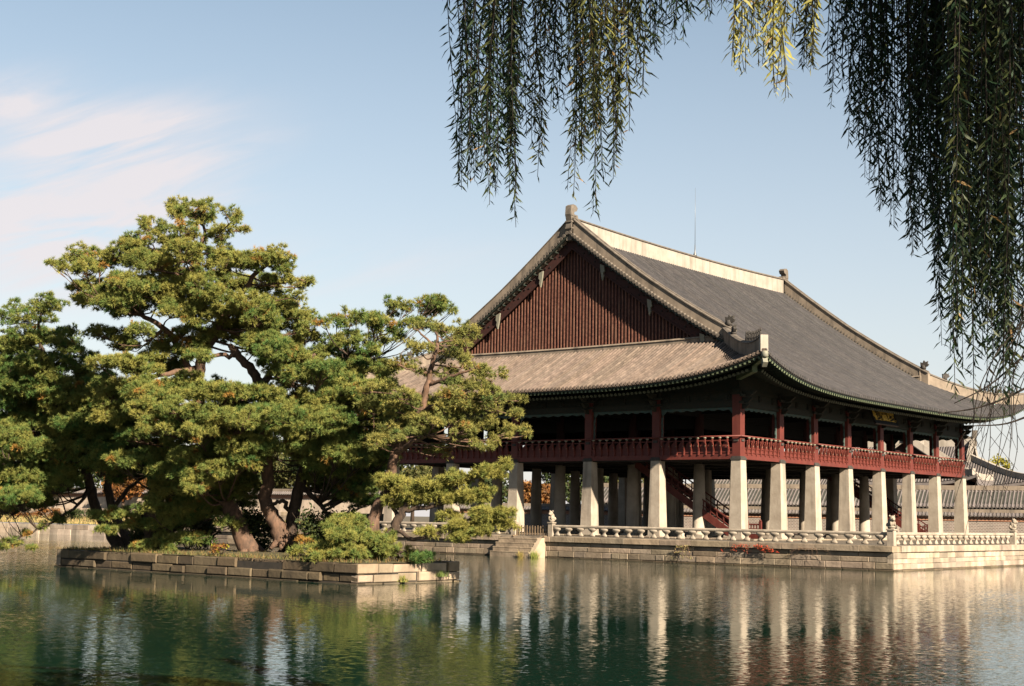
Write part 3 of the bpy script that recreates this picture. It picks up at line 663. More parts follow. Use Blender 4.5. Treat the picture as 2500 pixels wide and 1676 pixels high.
mb=MB(); blocks(mb,'y',TX0-cx,TY0-cy-.06,TY1-cy,[(-.35,.07,.045,.8,1.6)],-1,rough=.02,tone=(.26,.24,.19)); blocks(mb,'x',TY0-cy,TX0-cx-.04,TX1-cx,[(-.35,.07,.035,.8,1.6)],-1,rough=.015,tone=(.42,.40,.33)); mb.build('footing_course',ashlar,TER)
mb=MB(); blocks(mb,'y',TX0-cx,TY0-cy-.0,TY1-cy,[(.95,1.28,.12,1.3,2.6)],-1,depth=.9,rough=.006,joint=.006,tone=(1.05,1.02,.98)); blocks(mb,'x',TY0-cy,TX0-cx+.86,TX1-cx,[(.95,1.28,.08,1.0,2.2)],-1,depth=.9,rough=.004,joint=.006,tone=(1.3,1.3,1.33)); mb.build('coping',ashlar,TER)  # south coping lightened too, sun put into its tone
mb=MB(); 
x=TX0-cx+.9
while x<TX1-cx:
    y=TY0-cy+.9; 
    while y<TY1-cy:
        g=random.uniform(.8,1.15); mb.box((x+.006,y+.006,1.10),(min(x+1.2,TX1-cx)-.006,min(y+.9,TY1-cy)-.006,1.285+random.uniform(0,.008)),(g,g*.98,g*.95)); y+=.9
    x+=1.2
mb.build('paving',paver,TER)
# ------------------------------------------------------------------ balustrades
def beast_mesh():
    mb=MB()
    mb.lathe((0,0,0),[(.20,0),(.21,.05),(.17,.10)],8)
    mb.lathe((-.02,0,.08),[(.15,0),(.20,.10),(.17,.26),(.12,.36)],10,sy=.8)
    mb.lathe((.09,0,.30),[(.07,0),(.14,.07),(.15,.17),(.11,.27),(.04,.31)],10,sy=.9)
    mb.lathe((.22,0,.36),[(.05,0),(.08,.04),(.07,.11),(.03,.14)],8)
    for s in(-1,1):
        mb.tube([(.12,s*.09,.30),(.15,s*.10,.08)],[.05,.045],7); mb.lathe((-.12,s*.13,.06),[(.08,0),(.1,.08),(.05,.18)],8); mb.lathe((.05,s*.11,.56),[(.04,0),(.045,.04),(.015,.09)],6)
    return mb.mesh('guardian_beast')
beastm=beast_mesh(); beastm.materials.append(railst)
postm=MB(); postm.box((-.16,-.16,0),(.16,.16,.80)); postm.box((-.20,-.20,.80),(.20,.20,.87)); postm.lathe((0,0,.87),[(.13,0),(.17,.04),(.13,.09)],10); postm=postm.mesh('rail_post'); postm.materials.append(railst)
def lotus_mesh(axis):
    mb=MB()                                    # lotus-leaf baluster: waisted foot, spreading leaf cap
    prof=[(.17,0),(.19,.07),(.13,.13),(.085,.20),(.10,.25),(.15,.29),(.23,.35),(.27,.40),(.27,.45),(.20,.48)]
    sx,sy=(1.1,.5) if axis=='x' else (.5,1.1)
    mb.lathe((0,0,0),prof,12,sx=sx,sy=sy)
    me=mb.mesh('baluster'); me.materials.append(railst); return me
lot={a:lotus_mesh(a) for a in 'xy'}
def balustrade(name,label,axis,fixed,u0,u1,posts,beasts=(),zb=1.28,sp=.86,group='stone balustrades round the terrace'):
    mid=(u0+u1)/2; loc=(mid,fixed,zb) if axis=='x' else (fixed,mid,zb)
    root=thing(name,label,'balustrade',loc,0,group)
    def V(u,o,z): return (u-mid,o,z) if axis=='x' else (o,u-mid,z)
    mb=MB(); us=np.arange(u0,u1,2.4).tolist()+[u1]
    for a,b in zip(us[:-1],us[1:]):
        if b-a<.02: continue
        g=random.uniform(.88,1.1); pa=V(a+.004,0,.615); pb=V(b-.004,0,.615); mb.tube([pa,pb],.095,8,(g,g,g),sm=False,phase=PI/8)
    mb.build('top_rail',railst,root)
    mb=MB(); a=V(u0,-.20,0); b=V(u1,.20,.02); mb.box(tuple(min(a[i],b[i]) for i in range(3)),tuple(max(a[i],b[i]) for i in range(3)),(.9,.9,.88)); mb.build('base_sill',railst,root)
    n=int((u1-u0)/sp)
    for k in range(n):
        u=u0+(k+.5)*(u1-u0)/n
        if any(abs(u-p)<.25 for p in posts): continue
        link('baluster',lot[axis],None,root,V(u,0,.02+.04),(0,0,0)).scale=(1,1,random.uniform(.99,1.03))
    for p in posts:
        q=link('rail_post',postm,None,root,V(p,0,0))
        if p in beasts: link('guardian_beast',beastm,None,q,(0,0,.94),(0,0,PI if axis=='y' else -PI/2))
XR=TX0+.17; YR=TY0+.17
balustrade('stone_balustrade','grey stone balustrade with lotus leaf balusters along the shaded terrace side','y',XR,TY0+.35,10.0,(10.0,),(10.0,))
balustrade('stone_balustrade','stone balustrade behind the low pine branches, left of the picket gate','y',XR,12.9,30,(12.9,),())
balustrade('stone_balustrade','bright sunlit stone balustrade facing the open water at the right edge','x',YR,TX0+.5,TX1,(12.24,30.),(12.24,30.),sp=.82)
cp=link('rail_post',postm.copy(),None,None,(XR,YR,1.28)); cp.name='corner_post'; tag(cp,'square stone post with a carved beast at the corner of the terrace','post'); link('guardian_beast',beastm,None,cp,(0,0,.94),(0,0,-2.3)); cp.scale=(1.1,1.1,1)
# tan low kerb of an inner podium
mb=MB(); blocks(mb,'y',-1.35,-1.8,30.3,[(1.285,1.40,0,1.2,2.0)],-1,depth=.3,tone=(1,1,1)); blocks(mb,'x',-1.8,-1.35,36,[(1.285,1.40,0,1.2,2.0)],-1,depth=.3,tone=(1.1,1.1,1.1)); mb.build('podium_kerb',ashlar,TER,loc=(-cx,-cy,0))
# stone steps to the water
ST=thing('stone_steps','small flight of stone steps going down to the pond below the wooden picket gate','steps',(TX0,12.1,0))
mb=MB()
for k in range(4):
    o0=.15+.27*k; z1=1.16-.27*k
    mb.box((-o0-.27,-1.45,-.3),(-o0,1.6,z1-.004*k),(1.1,1.06,1.0))
    mb.box((-o0-.285,-1.46,z1-.07),(-o0-.271,1.61,z1-.004*k-.002),(1.25,1.2,1.1))
mb.box((-.149,-1.45,-.3),(-.0,1.6,1.27),(1,1,1)); mb.build('treads',ashlar,ST)
mb=MB(); mb.prism([(-1.25,-1.78,-.3),(-.0,-1.78,-.3),(-.0,-1.78,1.20),(-.35,-1.78,1.18),(-1.25,-1.78,.22)],(0,.32,0),(1.25,1.22,1.15)); mb.build('cheek_stone',ashlar,ST)
PG=thing('picket_gate','low weathered wooden picket fence closing the gap in the stone balustrade above the steps','gate',(XR,11.5,1.28))
mb=MB(); 
for k in range(11): y=-1.05+k*.21; mb.box((-.02,y-.035,.05),(.02,y+.035,.62+.03*(k%2)))
mb.build('pickets',picket,PG); mb=MB(); mb.box((.021,-1.2,.16),(.06,1.2,.23)); mb.box((.021,-1.2,.45),(.06,1.2,.52)); mb.build('cross_rail',picket,PG)
for s in (-1,1):
    mb=MB(); mb.bar((0,s*1.2,0),(0,s*1.2,.7),.09,.09); mb.bar((-.0,s*1.2,.0),(-.45,s*1.2,.0),.08,.08); mb.build('gate_post',picket,PG)
# ------------------------------------------------------------------ island
IX0,IX1,IY0,IY1=-39.75,-34.4,-7.95,10.1
ISL=thing('island_wall','stone block wall around the small pine island, west face darkened for tree shade','wall',((IX0+IX1)/2,(IY0+IY1)/2,0)); ix,iy=(IX0+IX1)/2,(IY0+IY1)/2
mb=MB(); mb.box((IX0+.08-ix,IY0+.08-iy,-.5),(IX1-.08-ix,IY1-.08-iy,.62)); mb.build('wall_core',joint_m,ISL)
ci=[(.05,.36,.0,.6,1.5),(.36,.72,-.02,.7,1.7)]
for (ax,fx,a,b,o,tn) in (('y',IX0-ix,IY0-iy,IY1-iy,-1,(.38,.35,.28)),('x',IY0-iy,IX0-ix,IX1-ix,-1,(1.15,1.12,1.08)),('y',IX1-ix,IY0-iy,IY1-iy,1,(1,1,1)),('x',IY1-iy,IX0-ix,IX1-ix,1,(1,1,1))):  # west tone: darker stone plus painted tree shade; south tone lightened as sunlit
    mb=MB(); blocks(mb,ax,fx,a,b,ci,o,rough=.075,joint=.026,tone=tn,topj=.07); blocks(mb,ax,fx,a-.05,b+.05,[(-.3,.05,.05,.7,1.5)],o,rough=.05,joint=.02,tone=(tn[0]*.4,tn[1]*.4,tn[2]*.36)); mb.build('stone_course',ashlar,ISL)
def groundpatch(name,x0,x1,y0,y1,z,amp,m,n=40):
    V=[];F=[]; nx=max(4,int(n*(x1-x0)/max(x1-x0,y1-y0))); ny=max(4,int(n*(y1-y0)/max(x1-x0,y1-y0)))
    for i in range(nx+1):
        for j in range(ny+1):
            x=x0+(x1-x0)*i/nx; y=y0+(y1-y0)*j/ny; e=min(i,nx-i)/3; f=min(j,ny-j)/3; w=min(1,e)*min(1,f)
            V.append((x,y,z+w*(amp*(.6+.5*math.sin(x*1.3+y*.7)*math.cos(y*.9)))+random.uniform(-.01,.02)))
    for i in range(nx):
        for j in range(ny): q=i*(ny+1)+j; F.append((q,q+ny+1,q+ny+2,q+1))
    me=bpy.data.meshes.new(name); me.from_pydata(V,[],F); me.polygons.foreach_set('use_smooth',[True]*len(F)); return link(name,me,m)
tag(groundpatch('island_ground',IX0+.25,IX1-.25,IY0+.25,IY1-.25,.70,.16,soil),kind='structure')
# ------------------------------------------------------------------ far east bank north of the terrace
FB=thing('far_bank_wall','pale low stone wall at the waterline of the far bank, left of the island','wall',(4.6,93,0))
mb=MB(); blocks(mb,'y',0,-47,47,[(-.3,.5,.0,1.2,2.2),(.5,.98,-.02,1.4,2.6)],-1,tone=(1,1,1),joint=.01); 
mb.build('stone_course',whitewall,FB); mb=MB(); mb.box((.1,-47,-.5),(.5,47,.98)); mb.build('wall_core',joint_m,FB)
mb=MB()
for j in range(40):
    y0_=46+j*2.35; y1_=y0_+2.35
    row=[(4.9,1.03),(7,1.10),(9.5,1.45),(11.8,1.60)]
    for a,b in zip(row[:-1],row[1:]): mb.face([(a[0],y0_,a[1]),(b[0],y0_,b[1]),(b[0],y1_,b[1]),(a[0],y1_,a[1])])
tag(mb.build('grass_slope',soil),kind='structure')
UW=thing('terrace_wall','second pale stone retaining wall set back above the far bank','wall',(11.8,93,1.2))
mb=MB(); blocks(mb,'y',0,-46,47,[(-.3,.45,0,.8,1.6),(.45,.95,-.02,.8,1.6),(.95,1.35,-.03,.8,1.8)],-1,tone=(.9,.87,.84),joint=.012); mb.build('stone_course',whitewall,UW); mb=MB(); mb.box((.1,-46,-.3),(9,47,1.3)); mb.build('wall_fill',earth,UW)
# ------------------------------------------------------------------ palace wall with tiled coping, gallery and halls
def line_frame(A,B):
    A=np.array(A,float);B=np.array(B,float); L_=np.linalg.norm(B-A); return (A+B)/2, L_, math.atan2(B[1]-A[1],B[0]-A[0])
def tiled_gable(mb,L_,hw,ze,zr,sp=.3,rr=.075,side=(-1,1)):
    n=int(L_/sp)
    for sd in side:
        for i in range(n):
            u=-L_/2+(i+.5)*sp; c=tcol(); prof=[(-sp*.5,0),(-rr,.0),(-rr*.7,rr*.8),(0,rr*1.1),(rr*.7,rr*.8),(rr,.0),(sp*.5,0)]; vs=[];m=4
            for j in range(m+1):
                t=j/m; y=sd*hw*(1-t); z=ze+(zr-ze)*(t*.8+.2*t*t)
                for o,h in prof: vs.append((u+o*(-sd),y,z+h))
            mb.add(vs,[(j*7+k,j*7+k+1,j*7+k+8,j*7+k+7) for j in range(m) for k in range(6)],c)
            mb.tube([(u,sd*(hw+.02),ze+.01),(u,sd*(hw-.03),ze+.02)],rr*1.25,7,(.75,.72,.66),sm=False)
farwall=mat('far wall tile',(.20,.175,.165),(.29,.25,.235),1.7,.85,attr=True)
def palace_wall(label,A,B,zt,base='brick'):
    M,L_,rz=line_frame(A,B); root=thing('palace_wall',label,'wall',(M[0],M[1],1.0),rz,'palace walls'); h=zt-1.0
    mb=MB(); mb.box((-L_/2,-.3,0),(L_/2,.3,h-.62)); mb.build('brick_face',greybrick if base=='brick' else whitewall,root)
    mb=MB(); mb.box((-L_/2,-.36,h-.618),(L_/2,.36,h-.25)); 
    for k in range(int(L_/.5)):
        for s in(-1,1): mb.box((-L_/2+k*.5+.1,s*.42-.06,h-.34),(-L_/2+k*.5+.3,s*.42+.06,h-.22))
    mb.build('brick_cornice',redbrick,root)
    mb=MB(); tiled_gable(mb,L_,.62,h-.2,h+.18,.32,.07); mb.box((-L_/2,-.6,h-.249),(L_/2,.6,h-.205),(.6,.55,.5)); mb.build('tile_coping',farwall,root)
    mb=MB(); mb.box((-L_/2,-.11,h+.12),(L_/2,.11,h+.42)); mb.build('coping_ridge',plaster,root)
WA=(56.5,-18); WBp=(37.2,56)
palace_wall('long grey brick wall with an orange brick band and tiled coping behind the pavilion pillars',WA,WBp,3.42)
palace_wall('pale far wall with tiled coping seen in gaps beneath the leftmost pines',(31,57),(26,150),4.6,'white')
def gallery(label,A,B,ze,zr,hw=3.2,name='palace_gallery'):
    M,L_,rz=line_frame(A,B); root=thing(name,label,'building',(M[0],M[1],1.0),rz,'palace outbuildings')
    mb=MB(); mb.box((-L_/2+.5,-hw+1.2,0),(L_/2-.5,hw-1.2,ze-1.0-.15)); mb.build('wall',redwood,root)
    mb=MB(); tiled_gable(mb,L_,hw,ze-1,zr-1,.34,.085); 
    mb.prism([(-L_/2,-hw+.1,ze-1.25),(-L_/2,hw-.1,ze-1.25),(-L_/2,hw-.1,ze-1.02),(-L_/2,0,zr-1.02),(-L_/2,-hw+.1,ze-1.02)],(L_,0,0),(.35,.4,.33)); mb.build('roof',farwall,root)
    mb=MB(); mb.box((-L_/2,-.2,zr-1.05),(L_/2,.2,zr-.62)); mb.build('roof_ridge',plaster,root)
    for s in(-1,1):
        mb=MB(); mb.bar((s*(L_/2-.2),-hw,ze-.9),(s*(L_/2-.2),0,zr-.75),.3,.35); mb.bar((s*(L_/2-.2),hw,ze-.9),(s*(L_/2-.2),0,zr-.75),.3,.35); mb.build('gable_ridge',plaster,root)
wd=np.array(WBp)-np.array(WA); wd/=np.linalg.norm(wd); wn=np.array([wd[1],-wd[0]])     # to the far side
def along(t,off): return tuple(np.array(WA)+wd*t+wn*off)
gallery('long low palace gallery with grey tiled roof running behind the brick wall',along(-8,7),along(63,7),4.05,5.75)
gallery('small tiled gatehouse roof behind the wall, seen between the middle pillars',along(42,16),along(54,16),5.1,6.9,3.4,'palace_gatehouse')
def hall(label,px,py,d,A_,B_,zb,zr,rz,name='palace_hall',gi=.42):
    c=at(px,py,d); root=thing(name,label,'building',(c[0],c[1],1.0),rz,'palace halls')
    H=zr-zb; a=H/B_*.78; b=(H/B_-a)/B_; r=Roof(A_,B_,B_*gi,zb-1,lambda q:a*q+b*q*q,lift=1.0,p=3.5,inset=.4,fade=B_*.5,bow=.2)
    mb=MB()
    for s in 'SNWE': r.tiles(mb,s,sp=.30,rr=.08,rows=8,disc=False,cfn=tcol); r.edge(mb,s,30,.3)
    mb.build('roof',farwall,root); gx=r.a-r.gi
    mb=MB(); cap=MB(); ridge_build(mb,cap,r,gx,1,.25,lambda u:(r.z('S',u,r.b)-.1,1.0+.15*(u/gx)**2)); q=mb.build('roof_ridge',plasterW,root); cap.build('ridge_cap',tiledk,q)
    for s in(-1,1):
        mb=MB(); z=r.z('S',gx,r.b)-.1; mb.prism([(s*(gx-.4),-.2,z),(s*(gx+.3),-.2,z),(s*(gx+.25),-.2,z+1.2),(s*(gx+.4),-.2,z+1.9),(s*(gx-.1),-.2,z+1.9),(s*(gx-.3),-.2,z+1.2)],(0,.4,0)); mb.build('ridge_finial',tiledk,q)
        for t in(-1,1):
            pts=[(s*(gx-.2),t*(r.b-d_),r.z('S',gx-.2,d_)) for d_ in np.linspace(r.b-.2,r.gi-.6,14)]
            mb=MB(); mb.sweep(pts,[(-.22,-.1),(-.22,.85),(.22,.85),(.22,-.1)]); mb.build('descending_ridge',plasterW,root)
            pts=[(s*(r.a-e),t*(r.b-e),max(r.z('S',r.a-e,e),r.z('W',r.b-e,e))) for e in np.linspace(r.gi+.3,.3,10)]
            mb=MB(); mb.sweep(pts,[(-.2,-.1),(-.2,.65),(.2,.65),(.2,-.1)]); mb.build('hip_ridge',plasterW,root)
        ys=np.linspace(-(r.b-r.gi),(r.b-r.gi),15); mb=MB(); mb.prism([(s*(gx-.6),y,r.z('S',gx-.6,r.b-abs(y))-.05) for y in ys]+[(s*(gx-.6),ys[-1],r.z('W',0,r.gi)-.2),(s*(gx-.6),ys[0],r.z('W',0,r.gi)-.2)],(-s*.2,0,0)); mb.build('gable_wall',redgable,root)
    mb=MB(); mb.box((-A_+3,-B_+2.5,0),(A_-3,B_-2.5,zb-1+.6)); mb.build('wall',redwood,root)
wrz=math.atan2(wd[1],wd[0])
hall('big palace hall with pale ridges and grey roof beyond the right corner of the pavilion',2150,1130,176,19.5,12,6.4,11.9,wrz,gi=.7)
hall('smaller palace hall with its gable end seen through the right bays of the upper storey',2232,1120,156,9,7.5,6.4,11.2,wrz+PI/2)
# ------------------------------------------------------------------ stone lamp and oddments under the pavilion
mb=MB(); mb.lathe((0,0,0),[(.16,0),(.17,.12),(.12,.25),(.14,.34),(.05,.40)],12)
o=mb.build('stone_bollard',railst,None,(-2.6,2.3,1.285)); tag(o,'small round pale stone bollard between two pillars of the pavilion','bollard')
# shade: wall beyond right edge uses real neighbours only
# ================================================================== needle and leaf clouds
def unit(v): return v/(np.linalg.norm(v,axis=1,keepdims=True)+1e-9)
def tuft_mesh(name, P, D, C, nn=16, ln=.13, wd=.02, spread=.95):
    """P tuft centres, D axis, C colour -> crossed thin needles"""
    n=len(P); P=np.repeat(P,nn,0); D=np.repeat(D,nn,0); C=np.repeat(C,nn,0); m=len(P)
    dr=unit(D+spread*unit(RNG.normal(size=(m,3)))); L_=ln*RNG.uniform(.7,1.25,(m,1)); sd=unit(np.cross(dr,RNG.normal(size=(m,3))))
    a=P-sd*wd*.5; b=P+sd*wd*.5; c=P+dr*L_+sd*wd*.2
    V=np.stack([a,b,c],1).reshape(-1,3); F=np.arange(3*m).reshape(-1,3)
    C=C*RNG.uniform(.8,1.2,(m,1)); return rawmesh(name,V,F,C)
GREEN=np.array([.060,.118,.030]); YEL=np.array([.235,.215,.052]); ORG=np.array([.30,.13,.03]); DEEP=np.array([.035,.062,.018])
def pine(label, trunks, pads, d, yel=.45, dens=1.0, name='pine_tree', barkm=None, nlen=.155, dj=2.1, fills=(), orange=.02, brown=0, group='pines on the island', twig=True, sub=.22, thin=1.0):
    """trunks: lists of (px,py,dd,r) ; pads: (px,py,rx,ry[,dd[,yel]]) in survey pixels at distance d"""
    base=np.array(trunks[0][0][:2]); b0=at(base[0],base[1],d+trunks[0][0][2]); root=thing(name,label,'tree',tuple(b0),0,group); off=b0
    lr=random.Random(hash(label)%9999 if False else sum(map(ord,label)))
    sk=[]; tm=MB()
    for T in trunks:
        P=smoothpath([(*at(x,y,d+dd),r) for x,y,dd,r in T],5); P[1:-1,:3]+=RNG.normal(0,.03,(len(P)-2,3)); sk.append(P)
        tm.tube(P[:,:3]-off,(P[:,3]*.86).tolist(),10)
    if T is not None:   # root flare on first trunk
        P=sk[0]; r=P[0,3]
        for k in range(5):
            a=k*1.26+lr.random(); q=P[0,:3]-off; tm.tube([q+np.array([0,0,.35]),q+np.array([math.cos(a)*r*.8,math.sin(a)*r*.8,.06]),q+np.array([math.cos(a)*r*1.5,math.sin(a)*r*1.5,-.16])],[r*.5,r*.34,.06],8)
    SKp=np.vstack([s[:,:3] for s in sk]); SKr=np.concatenate([s[:,3] for s in sk])
    allp=[]
    for p in pads:
        dd=p[4] if len(p)>4 and p[4] is not None else lr.uniform(-1.25,.85)*dj
        allp.append((p[0],p[1],p[2],p[3],dd,p[5] if len(p)>5 else yel))
    for (poly,n,rx,ry) in fills:
        k=0; xs=[q[0] for q in poly]; ys=[q[1] for q in poly]
        while k<n:
            x=lr.uniform(min(xs),max(xs)); y=lr.uniform(min(ys),max(ys)); ins=False; j=len(poly)-1
            for i in range(len(poly)):
                if (poly[i][1]>y)!=(poly[j][1]>y) and x<(poly[j][0]-poly[i][0])*(y-poly[i][1])/(poly[j][1]-poly[i][1])+poly[i][0]: ins=not ins
                j=i
            if ins: allp.append((x,y,rx*lr.uniform(.8,1.25),ry*lr.uniform(.8,1.3),lr.uniform(-1.35,1.0)*dj,yel*lr.uniform(.5,1.3))); k+=1
    br=MB(); TP=[];TD=[];TC=[]
    sc=d/FPX
    for (px,py,rx,ry,dd,yl) in allp:
        c=at(px,py,d+dd); a=rx*sc; h=ry*sc*1.2; b=a*.85
        # branch from the skeleton
        dv=SKp-c; dist=np.linalg.norm(dv,axis=1)+np.maximum(0,dv[:,2])*1.3; i=int(np.argmin(dist)); s=SKp[i]; r=min(SKr[i]*.45,.022+.009*np.linalg.norm(s-c))
        e=c+np.array([0,0,-h*.45]); m1=s*.55+e*.45+np.array([0,0,-.10*np.linalg.norm(s-e)+.1])+RNG.normal(0,.08,3)
        bp=smoothpath([(*s,r),(*m1,r*.7),(*e,r*.35)],4)
        br.tube(bp[:,:3]-off,bp[:,3].tolist(),6)
        nc=max(4,int(3.1*a*b/(sub*sub)*1.15*dens))
        q=RNG.normal(size=(nc,3)); q=unit(q)*RNG.uniform(.35,1,(nc,1))**.5
        cc=c+q[:,0:1]*CR*a+q[:,1:2]*np.array([CF[0],CF[1],0])*b; rr2=q[:,0]**2+q[:,1]**2
        cc=cc+np.stack([0*rr2,0*rr2,h*(q[:,2]*1.0+.25*(1-rr2))],1)
        cc+=RNG.normal(0,.05,cc.shape)
        for k in range(nc):
            if twig and lr.random()<.55: 
                tp_=bp[-1-(k%3),:3]; br.tube([tp_-off,(tp_*.4+cc[k]*.6)-off+np.array([0,0,-.06]),cc[k]-off],[.022,.014,.006],4,cap=False)
            nt=int(lr.uniform(11,19)*thin); R_=sub*lr.uniform(.65,1.15)
            o=unit(RNG.normal(size=(nt,3)))*RNG.uniform(.2,1,(nt,1)); o[:,2]=o[:,2]*.62+.05; o*=R_
            TP.append(cc[k]+o); TD.append(unit(o*np.array([1,1,.9])+np.array([0,0,.22])*R_))
            t=np.clip(yl+lr.uniform(-.35,.35)+RNG.normal(0,.12,(nt,1)),0,1); col=GREEN*(1-t)+YEL*t
            if lr.random()<orange: col=col*.3+ORG*.7
            if brown: col=col*(1-brown)+np.array([.17,.12,.06])*brown
            low=(o[:,2:3]<-.02*0-.03); TC.append(col)
    tm.build('trunk',barkm or bark,root); br.build('branches',barkred if barkm is barkred else bark,root)
    me=tuft_mesh('crown',np.vstack(TP)-off,np.vstack(TD),np.vstack(TC)*.92,ln=nlen,wd=.022); link('crown',me,needles,root)
    return root
P1pads=[(451,511,36,16),(424,497,14,7),(492,521,44,22),(567,531,26,16),(584,557,18,9),(535,572,34,14),(424,527,24,14),(412,580,36,22),(461,566,32,16),(492,602,24,13),(451,628,30,14),
(424,600,36,16),(330,591,38,16),(372,558,26,20),(351,544,14,8),(189,627,34,18),(241,634,44,22),(290,627,40,20),(150,652,22,8),(130,645,9,4),(213,654,40,12),(344,640,44,20),(396,656,36,18),(448,655,40,18),(499,668,40,18),
(551,644,40,18),(603,638,40,15),(654,630,40,18),(699,627,22,16),(689,656,28,10),(682,684,36,14),(733,698,24,9),(755,686,7,6),(716,722,20,10),(637,694,50,20),(568,694,50,20),(499,708,50,22),(430,703,45,22),(344,694,45,18),
(293,688,36,14),(189,701,26,11),(220,698,36,14),(258,716,45,15),(207,735,40,13),(275,742,50,14),(337,732,45,20),(396,732,42,20),(310,764,44,10),(465,737,50,20),(534,746,55,22),(603,742,55,22),(671,744,50,22),(723,765,40,22),
(757,772,16,14),(482,778,46,15),(568,782,56,20),(637,794,46,20),(706,789,50,20),(757,799,24,16),
(465,822,55,17),(396,832,36,14),(344,808,36,10),(293,822,40,13),(241,813,32,11),(310,846,40,8),(551,817,55,18),(637,834,50,22),
(396,868,52,17),(310,885,50,9),(243,888,32,11),(344,903,50,10),(465,851,46,16),(413,899,52,17),(275,951,45,15),(344,944,50,18),(406,951,40,18),(460,930,40,16),(480,1185,36,13,-3.2),(530,1150,40,14,-3.3),(590,1120,42,15,-3.3),(450,1120,40,15,-3.0),(380,1040,44,17,-4.0),(430,1000,44,17,-4.2),(480,1060,44,17,-4.4),(530,1020,44,17,-4.4),(350,1000,40,16,-3.8),(560,960,42,16,-4.2),(600,1030,44,17,-4.4),(500,960,42,16,-4.0),(700,830,45,18),(745,830,30,16)]
pine('tallest pine with a broad layered crown, rising left of centre above the island',
 [[(612,1352,0,.52),(585,1290,0,.44),(560,1235,.3,.40),(530,1160,.6,.36),(505,1080,.8,.32),(488,1000,.8,.29),(484,930,.6,.27),(500,860,.3,.24),(540,790,0,.21),(520,720,0,.17),(485,670,0,.14),(490,600,0,.10),(500,560,0,.07),(470,530,0,.04)],
  [(488,960,.8,.2),(440,850,.2,.15),(400,800,-.2,.13),(340,770,-.3,.10),(250,735,-.2,.05)],[(540,790,0,.16),(590,720,-.4,.13),(630,660,-.5,.10),(690,640,-.6,.05)],[(484,900,.6,.16),(430,910,0,.13),(330,930,-.5,.08),(270,950,-.5,.04)],[(400,800,-.2,.1),(350,845,-.2,.05)],[(500,620,0,.08),(440,640,0,.06),(380,610,0,.04)]],
 P1pads, 57.8, yel=.62, fills=[([(250,950),(480,920),(560,980),(600,1060),(540,1130),(430,1120),(330,1080),(260,1020)],28,42,17),([(200,720),(320,690),(480,690),(640,680),(730,740),(700,800),(560,800),(400,760),(260,780)],13,42,18),([(330,590),(430,600),(560,620),(640,650),(560,690),(400,690),(280,660)],10,36,16),([(380,1080),(560,1090),(600,1170),(540,1215),(420,1190)],14,38,15)], orange=.03, barkm=barkred)
pine('pine with a twisted reddish trunk that forks like a Y mid island',
 [[(690,1330,0,.42),(672,1275,0,.36),(648,1225,.1,.31),(655,1165,.2,.29),(650,1090,.2,.27),(642,1000,.2,.25),(637,945,.1,.24),(615,905,0,.22),(578,865,0,.17),(562,845,0,.13)],
  [(637,945,.1,.2),(668,905,-.2,.16),(720,880,-.4,.11),(770,865,-.5,.06)],[(578,868,0,.13),(530,868,-.2,.09),(490,885,-.3,.06)],[(645,1030,.2,.15),(690,1035,-.5,.10),(740,1030,-.8,.05)],[(610,1080,.2,.12),(560,1100,-.4,.06)]],
 [(624,843,44,15),(665,864,50,18),(706,874,48,20),(757,876,42,20),(655,884,30,11),(645,962,52,16),(584,974,55,18),(522,945,32,17),(533,964,46,15),(706,966,50,20),(737,984,46,20),(665,1004,42,16),(790,900,36,18),(490,870,30,12),(600,1010,46,18),(560,1050,46,16),(700,1050,46,18)],
 57.0, yel=.5, fills=[([(520,1010),(640,990),(760,1000),(820,1060),(760,1140),(690,1120),(600,1120),(530,1090)],40,42,18),([(640,830),(780,860),(800,930),(740,960),(660,930)],9,40,16),([(540,1080),(700,1090),(680,1130),(620,1130),(600,1190),(540,1170)],7,34,14)], barkm=barkred)
pine('dense pine with straight grey trunk and crooked bare branch, right of the forked pine',
 [[(708,1345,0,.40),(712,1300,0,.34),(718,1240,0,.29),(735,1180,0,.27),(748,1120,0,.25),(765,1050,.1,.22),(775,980,.2,.20),(780,930,.2,.18),(805,905,.1,.14),(850,870,0,.08)],
  [(737,1190,0,.13),(765,1215,-.7,.12),(790,1240,-.9,.10),(803,1275,-1.0,.06)],[(712,1255,0,.11),(690,1225,-.5,.10),(655,1235,-.6,.08)],[(778,1000,.2,.12),(810,970,-.2,.09),(870,940,-.4,.05)],[(780,930,.2,.12),(830,900,.2,.1),(900,880,.2,.05)]],
 [(847,779,30,16),(792,787,20,12),(821,787,26,12),(870,774,16,14),(913,789,36,14),(933,799,32,15),(902,779,22,10),(955,769,20,17),(847,826,34,8),(894,834,24,10),(831,840,16,8),(943,834,22,8),(980,818,20,10),(990,789,22,9),
  (964,742,24,11),(996,751,22,8),(1051,741,34,12),(1080,746,24,10),(1055,759,30,7),(1098,757,14,6),(1020,790,20,8),(865,820,14,20,.5,.1),(850,870,46,16),(800,850,40,16),(900,900,44,16),(850,920,44,17),(930,940,40,15),(870,960,40,16),(940,990,36,14),(800,940,36,14),(760,1045,44,16,-4.6),(820,1025,42,16,-4.6),(700,1010,44,16,-4.6),(820,1110,42,15,-3.3),(875,1125,40,14,-3.0),(650,1095,40,15,-3.2)],
 57.5, yel=.45, fills=[([(760,960),(880,950),(970,1020),(960,1120),(900,1190),(820,1200),(760,1180),(720,1120)],46,40,17),([(790,1110),(960,1100),(930,1190),(890,1240),(820,1240),(790,1200)],16,34,14),([(790,860),(900,850),(960,930),(960,1000),(800,1000)],18,40,16)], orange=.03)
